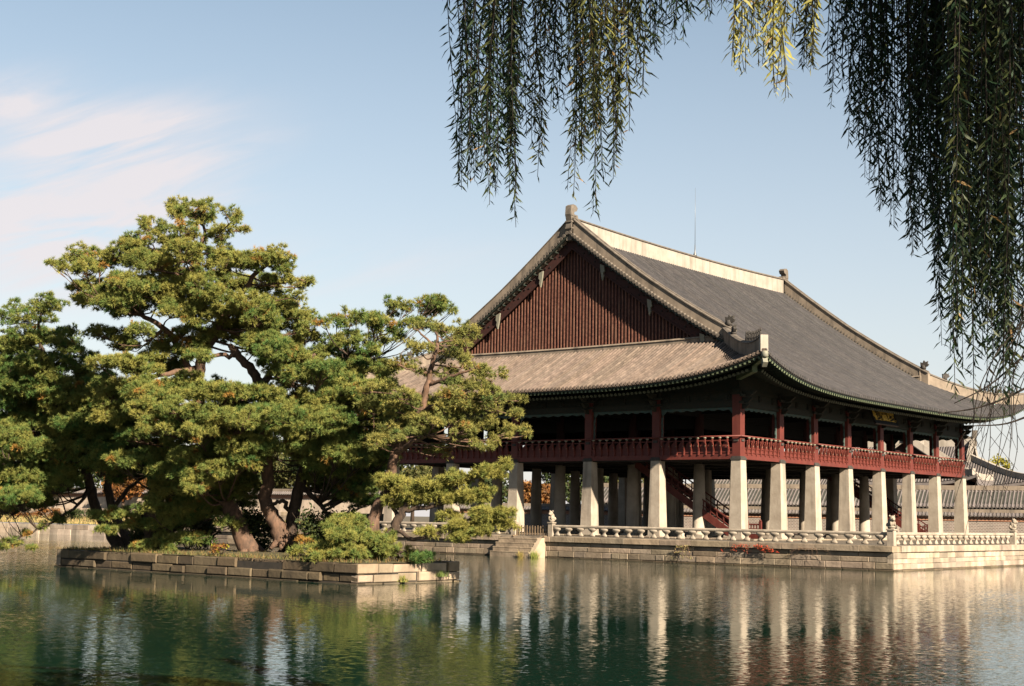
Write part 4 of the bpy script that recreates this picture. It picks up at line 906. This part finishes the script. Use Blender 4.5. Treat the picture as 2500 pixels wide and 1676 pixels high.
pine('open airy pine with a slender reddish trunk standing in front of the pavilion roof',
 [[(893,1352,0,.34),(905,1300,0,.29),(920,1250,0,.26),(945,1200,0,.24),(955,1150,0,.22),(968,1100,-.1,.20),(1000,1060,-.2,.19),(1022,1020,-.2,.17),(1036,970,-.2,.15),(1045,935,-.2,.13),(1057,880,-.2,.10),(1068,840,-.2,.07),(1062,810,-.2,.04)],
  [(965,1105,-.1,.14),(1000,1085,-.6,.10),(1040,1065,-1,.07)],[(1020,1020,-.2,.12),(1060,990,-.8,.09),(1110,970,-1.2,.06),(1150,950,-1.4,.03)],[(1045,940,-.2,.09),(1100,920,-.8,.07),(1160,900,-1.3,.04)],[(1052,915,-.2,.08),(1010,905,-.1,.05),(970,890,0,.03)],[(970,1090,-.1,.13),(930,1080,.5,.09),(890,1070,.8,.05)],[(1062,850,-.2,.06),(1030,815,-.2,.04),(1010,800,-.2,.02)]],
 [(1035,799,28,9),(1058,803,22,8),(1090,807,20,11),(1123,803,30,11),(1143,819,24,13),(1127,835,24,11),(1106,823,26,10),(994,845,18,7),(1025,854,30,9),(1082,852,30,11),(1127,871,34,9),(984,889,34,9),(1035,904,22,9),(1086,904,30,13),(1147,896,30,9),(1178,909,30,12),(1127,935,30,10),(1178,937,26,12),(943,945,28,12),(892,949,26,12),(1015,972,35,10),(1096,962,30,13),(1137,966,30,13),(1188,956,26,12),
  (1233,915,22,5),(1256,976,22,7),(1225,976,26,9),(1252,1011,22,7),(1280,1061,18,9),(1252,1049,30,9),(1217,1071,26,10),(1175,1090,26,9),(1137,1084,30,10),(1187,1034,30,10),(1148,1038,26,9),(1110,1026,30,12),(1072,992,30,12),(1022,980,30,10),(1003,1026,30,12),(1034,1057,30,13),(1064,1110,30,11),(1099,1094,26,12),(965,1068,30,12),(926,1084,30,12),(984,969,30,12),(1126,990,30,12),(1156,946,26,10),(1210,1000,26,12),(1200,950,20,10),(1060,1030,30,12),(1090,1000,30,12),(1130,1050,30,11),(1160,1000,28,11),(1040,1010,28,11)],
 52.8, yel=.72, dens=.75, brown=.15, barkm=barkred, dj=1.5, nlen=.14, fills=[([(1000,930),(1180,900),(1250,990),(1200,1080),(1060,1080),(980,1000)],5,28,10),([(900,980),(1010,970),(1010,1100),(900,1110)],7,30,12)])
pine('low leaning pine with flat yellow green layers reaching right over the water',
 [[(948,1352,0,.26),(945,1325,0,.24),(960,1290,-.1,.21),(985,1245,-.2,.17),(1010,1220,-.3,.12),(1080,1205,-.4,.07)],
  [(985,1245,-.2,.12),(1060,1235,-.5,.09),(1150,1205,-.8,.05)],[(960,1290,-.1,.09),(1010,1318,-.8,.08),(1070,1300,-1.1,.05),(1140,1270,-1.3,.03)],[(970,1260,0,.1),(940,1210,.2,.06)],[(1060,1210,-.5,.07),(1130,1180,-.8,.05),(1200,1150,-1,.03)]],
 [(930,1176,30,8,.2),(965,1180,44,9,.1),(1003,1198,42,11,-.2),(1064,1187,44,9,-.5),(1118,1172,40,9,-.7),(1194,1156,34,8,-1),(1225,1141,20,8,-1.1),(1210,1163,18,7,-1),(1087,1217,46,11,-.5),(1156,1214,38,11,-.9),(1187,1202,20,9,-1),(1022,1221,36,14,-.2),(965,1225,30,14,0),(1040,1200,36,10,.3),
  (1187,1259,38,10,-1.4),(1233,1256,26,8,-1.5),(1175,1275,36,10,-1.3),(1244,1282,20,6,-1.5),(1099,1263,26,7,-.8),(1118,1290,36,8,-1.2),(1130,1311,34,8,-1.3),(1050,1301,24,7,-1),(1170,1296,30,8,-1.4)],
 52.3, yel=.85, dens=1.5, dj=.4, orange=.0)
pine('wide dark pine leaning out over the water at the far left edge',
 [[(292,1336,1,.34),(265,1290,1,.30),(235,1240,1,.27),(215,1170,1,.24),(190,1090,.8,.21),(160,1000,.6,.18),(120,900,.4,.14),(95,820,.2,.09),(100,760,0,.05)],
  [(190,1090,.8,.14),(120,1120,0,.11),(20,1130,-.6,.07)],[(215,1190,1,.10),(190,1235,0,.08),(110,1285,-.8,.05),(20,1325,-1.2,.03)],[(150,980,.6,.12),(60,960,0,.09),(-40,940,-.5,.05)],[(120,900,.4,.1),(180,870,.2,.07),(230,890,0,.04)]],
 [(41,757,18,20),(57,776,28,17),(110,740,28,15),(98,758,20,17),(143,748,18,14),(114,779,26,13),(20,778,26,24),(61,824,46,17),(102,824,36,15),(143,832,30,11),(173,811,28,10),(173,835,26,11),(194,855,22,8),(20,843,38,20),(61,856,46,13),(153,849,26,10),(31,884,46,18),(82,884,46,16),(133,884,46,16),(173,894,36,14),(214,877,26,12),(204,904,22,10),(-20,840,40,30),
  (30,1326,24,8,-1.2),(60,1306,13,6,-1.1),(100,1288,14,6,-.8),(80,1340,9,4,-1),(0,1340,12,6,-1.2),(150,1265,26,8,-.4),(150,1050,40,18,-1.2,.9),(120,1040,22,12,-1.2,.9),(20,1050,34,12,-.8,.7)],
 62.5, yel=.42, fills=[([(-30,890),(250,910),(310,1000),(330,1080),(290,1130),(200,1150),(150,1190),(60,1220),(-30,1220)],84,48,20),([(-20,1180),(100,1180),(130,1230),(60,1250),(-20,1250)],12,38,13)], dj=2.2, orange=.025)
pine('dark pine with two slanting trunks near the left end of the island',
 [[(325,1336,1.4,.30),(300,1295,1.4,.26),(275,1245,1.4,.23),(265,1180,1.2,.20),(285,1110,1,.17),(320,1050,.8,.12),(340,1010,.6,.07)],[(275,1245,1.4,.14),(320,1190,1,.1),(370,1150,.6,.05)]],
 [(300,1060,44,16),(350,1040,44,16),(280,1110,36,14),(330,1100,36,14),(360,1140,34,12),(255,1150,30,12),(330,1150,36,12),(290,1170,26,10)],
 62.0, yel=.35, fills=[([(220,1040),(400,1020),(420,1100),(360,1160),(240,1160)],18,38,16)])
pine('short bushy pine with a pale double trunk at the left end of the island wall',
 [[(368,1330,0,.26),(362,1290,0,.22),(352,1250,0,.20),(372,1210,0,.16),(410,1175,0,.11),(450,1160,0,.06)],[(352,1250,0,.13),(310,1260,-.4,.08),(260,1262,-.7,.04)],[(362,1290,0,.13),(420,1300,-.5,.08),(460,1315,-.8,.04)],[(372,1215,0,.12),(470,1210,-.3,.09),(560,1200,-.4,.05)]],
 [(438,1181,50,20),(386,1216,26,17),(456,1216,46,20),(561,1199,42,24),(596,1226,32,14),(508,1175,32,16),(403,1273,32,14),(456,1269,26,12),(245,1262,30,9,-.7),(298,1255,36,11,-.6),(326,1280,30,11,-.5),(263,1294,26,7,-.7),(403,1322,32,11,-.8),(449,1318,32,9,-.9),(393,1360,26,11,-1.1),(350,1339,26,8,-.9),(491,1315,26,8,-.8),(440,1240,36,14),(500,1230,32,14),(420,1345,24,9,-1.1),(300,1130,36,14,-3.5),(400,1150,36,14,-2.6),(460,1110,38,14,-2.8),(520,1100,38,14,-2.8),(340,1120,36,14,-2.4),(560,1275,30,11,-1.2),(365,1240,34,13,-1.8),(540,1160,30,14),(470,1150,40,14)],
 58.6, yel=.5, dj=.7, dens=1.15, orange=.03, fills=[([(380,1130),(600,1130),(620,1240),(500,1260),(400,1250)],18,38,16),([(340,1230),(520,1230),(560,1300),(430,1340),(340,1310)],12,32,13)])
pine('low spreading pine bush at the right end of the island, touching the wall top',
 [[(800,1362,0,.2),(815,1335,0,.16),(850,1310,0,.12),(890,1300,0,.06)],[(815,1335,0,.1),(770,1325,0,.05)],[(850,1315,0,.1),(920,1340,0,.08),(990,1350,0,.04)]],
 [(837,1272,40,15),(869,1297,46,15),(789,1342,42,12),(853,1352,50,11),(917,1336,46,13),(949,1354,36,9),(981,1349,28,9),(901,1320,36,12),(752,1320,26,6),(779,1364,36,8),(885,1364,46,7),(1029,1361,32,6,None,.1),(1005,1366,26,6),(840,1310,40,14),(820,1290,30,12),(935,1310,30,10),(730,1352,22,7),(860,1335,50,12)],
 52.0, yel=.6, dj=1.0, dens=.85, name='pine_bush', orange=.02)
# ------------------------------------------------------------------ broadleaf trees, shrubs
def leafcloud(name,c,rad,n,cols,ls=.16,lump=7,seed=1,surf=.55):
    g=np.random.default_rng(seed); L_=unit(g.normal(size=(lump,3)))*np.array(rad)*.62; L_[:,2]*=.9
    i=g.integers(0,lump,n); q=unit(g.normal(size=(n,3)))*g.uniform(surf,1.05,(n,1)); P=L_[i]+q*np.array(rad)*.46*g.uniform(.7,1.1,(n,1))
    a=unit(g.normal(size=(n,3))); b=unit(np.cross(a,g.normal(size=(n,3)))); s=ls*g.uniform(.6,1.3,(n,1))
    V=np.stack([P-a*s,P+b*s*.5,P+a*s,P-b*s*.5],1).reshape(-1,3)+np.array(c)
    cc=np.array(cols)[g.integers(0,len(cols),n)]*.6*g.uniform(.75,1.25,(n,1)); return rawmesh(name,V,np.arange(4*n).reshape(-1,4),cc,4)
def tree(label,px,py,d,rad,zc,cols,n=5000,ls=.2,zg=1.0,name='tree',group=None,seed=3,surf=.55):
    c=at(px,py,d); root=thing(name,label,'tree',(c[0],c[1],zg),0,group); h=zc-zg
    mb=MB(); g=random.Random(seed); mb.tube([(0,0,-.1),(.1,.05,h*.4),(0,.1,h*.8),(0,0,h)],[.28,.22,.16,.08],8)
    for k in range(7): a=k*.9+g.random(); r=rad[0]*.6; mb.tube([(0,.05,h*(.45+.05*k)),(r*.5*math.cos(a),r*.5*math.sin(a),h*(.6+.05*k)),(r*math.cos(a),r*math.sin(a),h*(.75+.07*k))],[.1,.07,.02],5)
    mb.build('trunk',bark,root); me=leafcloud('crown',(0,0,h),rad,n,cols,ls,9,seed,surf); link('crown',me,broad,root); return root
YG=[(.30,.28,.03),(.30,.25,.03),(.24,.22,.03)]; DG=[(.03,.05,.014),(.045,.065,.018),(.07,.08,.02)]; AU=[(.22,.085,.02),(.17,.07,.02),(.25,.12,.03),(.11,.055,.02)]; OL=[(.10,.10,.03),(.13,.12,.035),(.07,.08,.02)]
tree('round bright yellow green tree behind the palace roof at the right edge',2420,1130,190,(3.6,3.6,3.4),8.9,YG,5200,.24,group='trees beyond the palace wall',seed=5)
tree('olive tree low behind the hall roof at the far right edge',2505,1170,185,(4.5,4.5,2.6),6.3,OL,3600,.24,group='trees beyond the palace wall',seed=6)
for (px,py,d,r,zc,cols,lab,sd) in ((1215,1180,172,(4.5,4.5,3.6),6.2,DG,'dark green tree beyond the wall, glimpsed left of the first lit pillar',11),(1312,1195,168,(3.2,3.2,2.2),4.9,AU,'rusty orange autumn bush behind the wall between the left pillars',12),(1400,1165,178,(5,5,3.2),7.0,DG,'dark tree above the wall behind the second shaded pillar',13),(1505,1160,182,(4,4,2.6),6.6,OL,'olive autumn tree above the gallery roof between the pillars',14),
   (1055,1180,165,(4.2,4.2,3.2),5.8,OL,'olive tree on the far bank behind the airy pine',15),(905,1030,178,(4.6,4.6,4.6),12.2,AU,'tall russet autumn tree glimpsed behind the airy pine, left of the pavilion',16),(800,1110,170,(5,5,4),8.2,DG,'dark green tree on the far bank behind the dense pine',17),(560,1150,172,(6,6,4),7,DG,'broad dark tree beyond the far wall behind the short bushy pine',18),(305,1125,165,(3.2,3.2,3.2),6.6,AU,'orange autumn tree on the far bank behind the left pines',19),
   (20,1130,178,(8,8,6.5),8.6,DG,'tall dark green tree on the far bank at the left edge',24),(360,1130,186,(8,8,6.5),9.2,DG,'tall dark tree on the far bank, between the left pines',25),(620,1130,186,(8,8,7),9.6,DG,'tall dense tree on the far bank behind the tallest pine',26),(880,1130,186,(7,7,7),9.4,DG,'tall dense tree on the far bank behind the dense pine',27),(1010,1130,182,(6,6,6),8.4,DG,'tall dark tree far behind the airy pine',28),(750,1130,190,(8,8,6.5),9.0,OL,'tall olive tree on the far bank behind the forked pine',29),(210,1130,190,(8,8,6.5),9.0,OL,'tall olive tree on the far bank behind the dark slanting pine',30),
   (120,1130,180,(8,8,4),7.2,DG,'wide dark tree on the far bank behind the leftmost pine',20),(420,1140,176,(6,6,4),7.4,OL,'olive tree on the far bank between the left pines',21),(230,1000,210,(5,5,4),12.0,DG,'distant dark tree seen through the gap under the tallest pine',22),(680,1140,175,(6,6,4),7.6,OL,'olive green tree beyond the far wall behind the forked pine',23)):
    tree(lab,px,py,d,r,zc,cols,3600,.26,group='trees beyond the palace wall',seed=sd)
def shrub(label,p,rad,cols,n=900,ls=.07,name='shrub',seed=1,group=None):
    me=leafcloud(name,(0,0,rad[2]*.7),rad,n,cols,ls,6,seed,.2); root=thing(name,label,'shrub',tuple(p),0,group); link('leaves',me,broad,root)
    mb=MB(); 
    for k in range(7): a=k*.9; mb.tube([(0,0,-.05),(rad[0]*.4*math.cos(a),rad[1]*.4*math.sin(a),rad[2]*.7),(rad[0]*.8*math.cos(a),rad[1]*.8*math.sin(a),rad[2]*1.1)],[.02,.013,.005],5)
    mb.build('stems',bark,root); return root
def onisl(px,x=None,z=.78):        # point on island ground seen at px, at world x
    r=CF+CR*(px-1250)/FPX; t=(x-CAM[0])/r[0]; p=CAM+r*t; return (p[0],p[1],z)
shrub('small orange brown shrub at the foot of the tallest pine',onisl(562,-39.2),(.45,.45,.28),AU+YG[:1],700,.06,seed=31)
shrub('round green shrub between the trunks of the dense pine and the airy pine',onisl(780,-36.0),(1.1,1.1,1.5),DG,4200,.07,seed=32)
shrub('low dark shrub behind the short bushy pine',onisl(480,-36.2),(1.3,1.3,1.1),DG,3800,.08,seed=33)
shrub('dark shrub between the trunks of the left pines',onisl(400,-36.4),(1.2,1.2,1.0),DG+OL,3200,.08,seed=34)
shrub('dark green bush behind the trunks of the forked pine',onisl(640,-35.8),(1.3,1.2,1.3),DG,4200,.08,seed=35)
shrub('dark bush left of the leaning pine trunk',onisl(860,-35.8),(.9,.9,1.3),DG,3000,.07,seed=36)
for k,(px,d,lab) in enumerate(((60,150,'brown leafless shrub on the grass slope of the far bank at the left edge'),(118,147,'reddish shrub on the grass slope of the far bank'),(205,143,'dark round shrub on the grass slope of the far bank'),(345,135,'olive shrub on the far bank left of the pale double trunk'))):
    c=at(px,1255,d); shrub(lab,(c[0],c[1],1.4),(1.6,1.6,.8),[AU,AU,DG,OL][k],1500,.10,seed=40+k,group='shrubs on the far bank')
# red creeper and tufts on the terrace wall
def creeper(label,y0,n,cols,ls=.05,w=1.0,name='creeper',z0=1.0,drop=.5,tw=14,x=TX0-.15):
    g=random.Random(int(y0*10)); root=thing(name,label,'plant',(x,y0,z0)); mb=MB(); LP=[]
    for k in range(tw):
        y=g.uniform(-w,w); p=[(0,y*.3,.02)]; 
        for j in range(1,5): p.append((-.05-.05*j*g.random(),y*.3+(y*.7)*j/4,.10*math.sin(j*.8)-drop*(j/4)**2*g.uniform(.4,1)))
        mb.tube(p,[.012,.01,.008,.006,.003],4,cap=False)
        for _ in range(n//tw): q=p[g.randrange(1,5)]; LP.append((q[0]+g.gauss(0,.05),q[1]+g.gauss(0,.10),q[2]+g.gauss(0,.05)))
    mb.build('stems',barkred,root); P=np.array(LP); m=len(P); a=unit(RNG.normal(size=(m,3))); b=unit(np.cross(a,RNG.normal(size=(m,3))))
    V=np.stack([P-a*ls,P+b*ls*.5,P+a*ls,P-b*ls*.5],1).reshape(-1,3); cc=np.array(cols)[RNG.integers(0,len(cols),m)]; link('leaves',rawmesh('leaves',V,np.arange(4*m).reshape(-1,4),cc,4),broad,root)
creeper('scarlet creeper hanging over the shaded terrace wall coping',-3.9,340,[(.42,.05,.02),(.30,.05,.02),(.2,.06,.03)],.045,1.9,z0=1.02,drop=.28)
creeper('dry brown grass clump growing on the shaded terrace wall left of the scarlet creeper',.4,200,[(.3,.22,.10),(.18,.17,.06)],.04,.7,name='grass_clump',z0=.9,drop=.6)
creeper('dry twigs on the shaded terrace wall close to its corner',-7.6,60,[(.16,.11,.05)],.03,1.6,name='twigs',z0=1.0,drop=.5)
def tuft(label,p,h,n,cols,r=.12,name='grass_tuft'):
    P=np.zeros((n,3)); P[:,0]=RNG.normal(0,r,n); P[:,1]=RNG.normal(0,r,n); D=unit(RNG.normal(0,.35,(n,3))+np.array([0,0,1])); S=unit(np.cross(D,RNG.normal(size=(n,3))))*.012; T=P+D*h*RNG.uniform(.5,1.1,(n,1))
    V=np.stack([P-S,P+S,T],1).reshape(-1,3); o=link(name,rawmesh(name,V,np.arange(3*n).reshape(-1,3),np.array(cols)[RNG.integers(0,len(cols),n)]),broad,None,p); tag(o,label,'grass'); return o
tuft('bright green grass tuft at the waterline beside the stone steps',(TX0-1.3,10.15,0),.55,160,[(.14,.18,.03),(.2,.2,.05)],.1)
tuft('yellowed grass tuft at the foot of the stone steps',(TX0-1.35,11.2,0),.5,120,[(.3,.22,.08),(.22,.18,.05)],.1)
tuft('small grass tuft growing from the sunlit island wall at the waterline',(-37.6,IY0-.12,.05),.3,110,[(.12,.14,.03),(.2,.17,.05)],.08)
tuft('small weed on the island wall near its right corner',(-35.6,IY0-.1,.2),.28,140,[(.09,.12,.03)],.12)
gv=RNG.uniform(0,1,(5000,2)); P=np.stack([IX0+.02+gv[:,0]**1.6*(IX1-IX0-.1),IY0+.05+gv[:,1]*(IY1-IY0-.1),np.full(5000,.74)],1); D=unit(RNG.normal(0,.5,(5000,3))+np.array([0,0,1])); S=unit(np.cross(D,RNG.normal(size=(5000,3))))*.014
V=np.stack([P-S,P+S,P+D*RNG.uniform(.08,.22,(5000,1))],1).reshape(-1,3); tag(link('grass',rawmesh('grass',V,np.arange(15000).reshape(-1,3),np.array([(.10,.085,.03),(.07,.08,.025),(.14,.09,.035)])[RNG.integers(0,3,5000)]),broad),'short dry grass on the island','grass',kind='stuff')
yy=RNG.uniform(46,118,9000); P=np.stack([4.9+RNG.uniform(0,6.5,9000),yy,np.full(9000,1.05)],1); P[:,2]+=np.clip((P[:,0]-6)*.12,0,.55); D=unit(RNG.normal(0,.4,(9000,3))+np.array([0,0,1])); S=unit(np.cross(D,RNG.normal(size=(9000,3))))*.03
V=np.stack([P-S,P+S,P+D*RNG.uniform(.12,.4,(9000,1))],1).reshape(-1,3); tag(link('bank_grass',rawmesh('bank_grass',V,np.arange(27000).reshape(-1,3),np.array([(.26,.2,.08),(.17,.16,.05),(.32,.22,.09)])[RNG.integers(0,3,9000)]),broad),'dry grass along the far bank','grass',kind='stuff')
# ------------------------------------------------------------------ willow overhead
WT=np.array([-66.2,-44.6,1.0])
WR=thing('willow_tree','weeping willow whose long leafy strands hang into the top and right of the view','tree',tuple(WT))
wm=MB(); top=WT+np.array([0,0,7.5]); rel=lambda p: np.array(p)-WT
TR=smoothpath([(*WT,.55),(*(WT+[.2,.1,2.5]),.45),(*(WT+[-.2,.3,5]),.38),(*(WT+[0,.4,8]),.28),(*(WT+[.3,.2,11]),.14)],5); wm.tube(TR[:,:3]-WT,TR[:,3].tolist(),12)
wm.build('trunk',willowb,WR)
bundles=[ # (px,top->bottom py, strands, spread px, distance, yellow: higher for strands coloured as sunlit)
 (1118,470,7,26,10.5,.05),(1150,490,9,24,10.3,.05),(1185,430,9,26,10.0,.0),(1200,500,6,20,10.2,.1),(1240,560,5,10,10.0,.1),(1235,400,9,26,10.4,.05),(1270,330,8,26,10.6,.05),(1312,450,6,14,10.2,.35),(1330,180,6,24,10.5,.05),(1356,275,5,14,10.2,.1),
 (1395,190,7,24,10.6,.05),(1405,490,4,14,9.8,.5),(1430,400,8,22,9.8,.15),(1452,548,4,12,9.8,.15),(1455,330,8,28,9.6,.35),(1490,300,8,24,9.4,.6),(1500,450,5,14,9.8,.25),(1525,360,5,14,9.6,.55),(1558,245,5,14,9.6,.3),(1545,120,6,20,10,.2),
 (1600,140,7,18,10.4,.0),(1640,110,7,20,10.4,.0),(1680,50,5,14,10.4,.05),(1728,60,4,12,10.2,.1),(1770,30,4,18,10,.1),
 (1800,175,7,16,8.6,1.0),(1830,110,6,16,8.8,.8),(1868,170,5,12,8.8,.7),(1905,245,7,15,8.4,1.1),(1930,120,5,14,9,.7),(1985,180,5,10,8.8,.9),(1975,175,6,16,9.6,.1),
 (2035,275,7,14,10,.0),(2060,130,8,26,10,.0),(2078,364,8,18,9.8,.0),(2103,382,8,16,9.8,.0),(2118,460,8,18,9.6,.0),(2150,514,9,18,9.6,.0),(2150,250,9,30,10,.0),(2182,560,9,18,9.5,.0),(2210,480,10,26,9.4,.05),(2238,628,12,20,9.2,.0),(2262,560,11,24,9.2,.05),
 (2290,700,12,22,9.2,.0),(2293,850,9,16,9.0,.05),(2320,640,12,28,9.0,.05),(2325,900,9,16,8.8,.05),(2352,960,9,16,8.8,.05),(2360,760,13,26,8.8,.05),(2395,1026,7,16,8.6,.05),(2400,820,14,28,8.8,.0),(2440,900,14,26,8.6,.05),(2440,600,12,30,8.8,.05),(2470,980,12,24,8.5,.05),(2500,860,13,30,8.6,.05),(2520,960,12,26,8.4,.0),(2350,380,12,34,9.2,.1),(2430,350,12,34,9.2,.1),(2270,300,12,34,9.4,.05),(2500,420,12,34,9.0,.1),(2560,900,12,30,8.4,.0),(2340,985,5,10,8.3,.1),(2375,1010,5,10,8.3,.1),(2420,960,7,16,8.3,.05),(2455,1090,3,6,8.0,.1)]
LP=[];LD=[];LS=[];LC=[]; sm=MB(); lim=MB(); wr=random.Random(5)
tops=[]
for (bx_,by_,ns,spd,dd,yl) in bundles:
    hub=at(bx_+wr.uniform(-20,20),-560-wr.uniform(0,120),dd+wr.uniform(-.1,.3)); tops.append(hub)
    if bx_<1600: ns=int(ns*1.12); bx_=bx_+12*(bx_<1260)
    if bx_>2030: ns=max(4,int(ns*.8))
    for k in range(ns):
        x0_=bx_+wr.gauss(0,spd*.8); xb=bx_+wr.gauss(0,spd*.55); f=1-abs(wr.gauss(0,.16)); yb=by_*f if by_>150 else by_-abs(wr.gauss(0,25)); d_=dd+wr.gauss(0,.28)
        T0=at(x0_+wr.gauss(0,12),-330-wr.uniform(0,200),d_); B0=at(xb,yb,d_)
        Lg=np.linalg.norm(T0-B0); n=max(6,int(Lg/.12)); ph=wr.uniform(0,6); am=wr.uniform(.01,.045); pts=[]
        for j in range(n+1):
            t=j/n; p=T0*(1-t)+B0*t; p=p+CR*am*math.sin(t*5+ph)+np.array([CF[0],CF[1],0])*am*math.cos(t*4+ph); pts.append(p)
        pts=[hub*.3+pts[0]*.7+np.array([0,0,.12])]+pts
        sm.tube([p-WT for p in pts],np.linspace(.0065,.0022,len(pts)).tolist(),3,cap=False)
        pp=np.array(pts); seg=np.linalg.norm(np.diff(pp,axis=0),axis=1); cum=np.concatenate([[0],np.cumsum(seg)]); nl=int(cum[-1]/.022)
        for q in range(nl):
            s_=cum[-1]*(q+.5)/nl; 
            if wr.random()<.12: continue
            i=min(len(seg)-1,int(np.searchsorted(cum,s_)-1)); i=max(i,0); p=pp[i]+(pp[i+1]-pp[i])*((s_-cum[i])/seg[i])
            a=q*2.4+wr.gauss(0,.5); dn=wr.uniform(-1.7,-.45); v=np.array([math.cos(a),math.sin(a),dn]); v/=np.linalg.norm(v); ln_=wr.uniform(.065,.125)
            if s_>cum[-1]-.1: ln_*=.7
            LP.append(p-WT); LD.append(v); LS.append(ln_); y=min(1,max(0,yl+wr.gauss(0,.12))); 
            g0=np.array([.013,.030,.012]); g1=np.array([.20,.185,.045]); g2=np.array([.26,.16,.06]); c=g0*(1-y)+g1*y  # dark and bright leaf tints also paint shade and sun into strands
            if wr.random()<.012+.12*min(yl,.6)*(1 if bx_<1600 else .2): c=g2*wr.uniform(.7,1)
            LC.append(c*wr.uniform(.75,1.25))
# bare thin twigs hanging at lower right
for k in range(11):
    x=wr.uniform(2380,2500); y0_=wr.uniform(900,1000); x1_=x-wr.uniform(20,190) ; y1_=wr.uniform(1150,1340) if k<9 else wr.uniform(1050,1150); d_=wr.uniform(7.5,8.5)
    pts=[at(2560+wr.gauss(0,30),700,d_),at(x+40,y0_-90,d_),at(x,y0_,d_),at((x+x1_)/2+wr.uniform(-12,25),(y0_+y1_)/2,d_),at(x1_,y1_,d_)]
    sp_=smoothpath([(*p,r) for p,r in zip(pts,(.005,.004,.0032,.0024,.0015))],4); sm.tube(sp_[:,:3]-WT,sp_[:,3].tolist(),4,cap=False)
    for j in (9,11,13): 
        p=sp_[j,:3]; sm.tube([p-WT,p-WT+CR*wr.uniform(-.12,.16)+np.array([0,0,-wr.uniform(.05,.2)])],[.002,.001],3,cap=False)
for (a,b) in (((2500,950),(2290,1010)),((2540,1000),(2380,1040)),((2500,870),(2330,985))):
    sp_=smoothpath([(*at(a[0]+80,a[1]-60,8.1),.008),(*at(*a,8.1),.007),(*at((a[0]+b[0])/2,(a[1]+b[1])/2+14,8.1),.005),(*at(*b,8.1),.003)],4); sm.tube(sp_[:,:3]-WT,sp_[:,3].tolist(),5,cap=False)
# limbs above the frame carrying the strands
hubs=sorted(tops,key=lambda p:np.dot(p-CAM,CR))
fork=WT+np.array([0,.4,7.0])
for grp in np.array_split(np.arange(len(hubs)),7):
    H=np.array([hubs[i] for i in grp]); m=H.mean(0)+np.array([0,0,.7])
    P=smoothpath([(*fork,.16),(*((fork+m)/2+np.array([0,0,.9])),.11),(*m,.07)],6); lim.tube(P[:,:3]-WT,P[:,3].tolist(),8)
    for h in H: P=smoothpath([(*m,.05),(*((m+h)/2+np.array([0,0,.15])),.03),(*h,.012)],4); lim.tube(P[:,:3]-WT,P[:,3].tolist(),5)
lim.build('limbs',willowb,WR); sm.build('hanging_twigs',willowb,WR)
# upper canopy on the sunward side (out of view) that shades the hanging strands
def curtain(c,rad,ns,L0,L1,seed):
    g=random.Random(seed)
    for k in range(ns):
        a=g.uniform(0,2*PI); r=math.sqrt(g.random()); x=c[0]+rad[0]*r*math.cos(a); y=c[1]+rad[1]*r*math.sin(a); zt=c[2]+g.uniform(-.3,.8); ln_=g.uniform(L0,L1); n=int(ln_/.05)
        for q in range(n):
            z=zt-ln_*q/n; aa=q*2.4+k; v=np.array([math.cos(aa),math.sin(aa),-1.2]); v/=np.linalg.norm(v)
            LP.append(np.array([x+g.gauss(0,.03),y+g.gauss(0,.03),z])-WT); LD.append(v); LS.append(.13); LC.append(np.array([.06,.09,.03])*g.uniform(.8,1.2))
def shade(px,py,d,s,rad,ns,L0=1.2,L1=2.4,seed=1):
    c=at(px,py,d)+sundir*s; curtain((c[0],c[1],c[2]+L1*.5),rad,ns,L0,L1,seed)
shade(1230,180,10.3,4.5,(1.2,.9),60,seed=1); shade(1210,430,10.3,5.0,(.7,.6),26,seed=2); shade(1420,480,9.8,4.8,(.5,.4),12,seed=12)
shade(2080,250,9.8,4.2,(.7,.7),46,seed=4); shade(2200,350,9.4,4.0,(1.0,.8),80,seed=5); shade(2350,300,9.2,4.0,(1.1,.9),90,seed=6); shade(2480,350,9,4.0,(1.1,.9),90,seed=7); shade(2300,700,9.1,4.4,(.9,.7),70,seed=8); shade(2440,800,8.7,4.4,(1.1,.8),90,seed=9); shade(1350,150,10.4,4.4,(.6,.5),20,seed=10)
LP=np.array(LP);LD=np.array(LD);LS=np.array(LS)[:,None];LC=np.array(LC); m=len(LP)
S=unit(np.cross(LD,RNG.normal(size=(m,3)))); B=unit(np.cross(LD,S)); w=LS*.075
mid=LP+LD*LS*.45+B*LS*.05; tip=LP+LD*LS-B*LS*.06
V=np.stack([LP,mid-S*w,tip,mid+S*w],1).reshape(-1,3)
link('leaves',rawmesh('willow_leaves',V,np.arange(4*m).reshape(-1,4),LC,4),willowm,WR)
print('leaves',m,'objects',len(bpy.data.objects),'tris',sum(len(o.data.polygons) for o in bpy.data.objects if o.type=='MESH'))
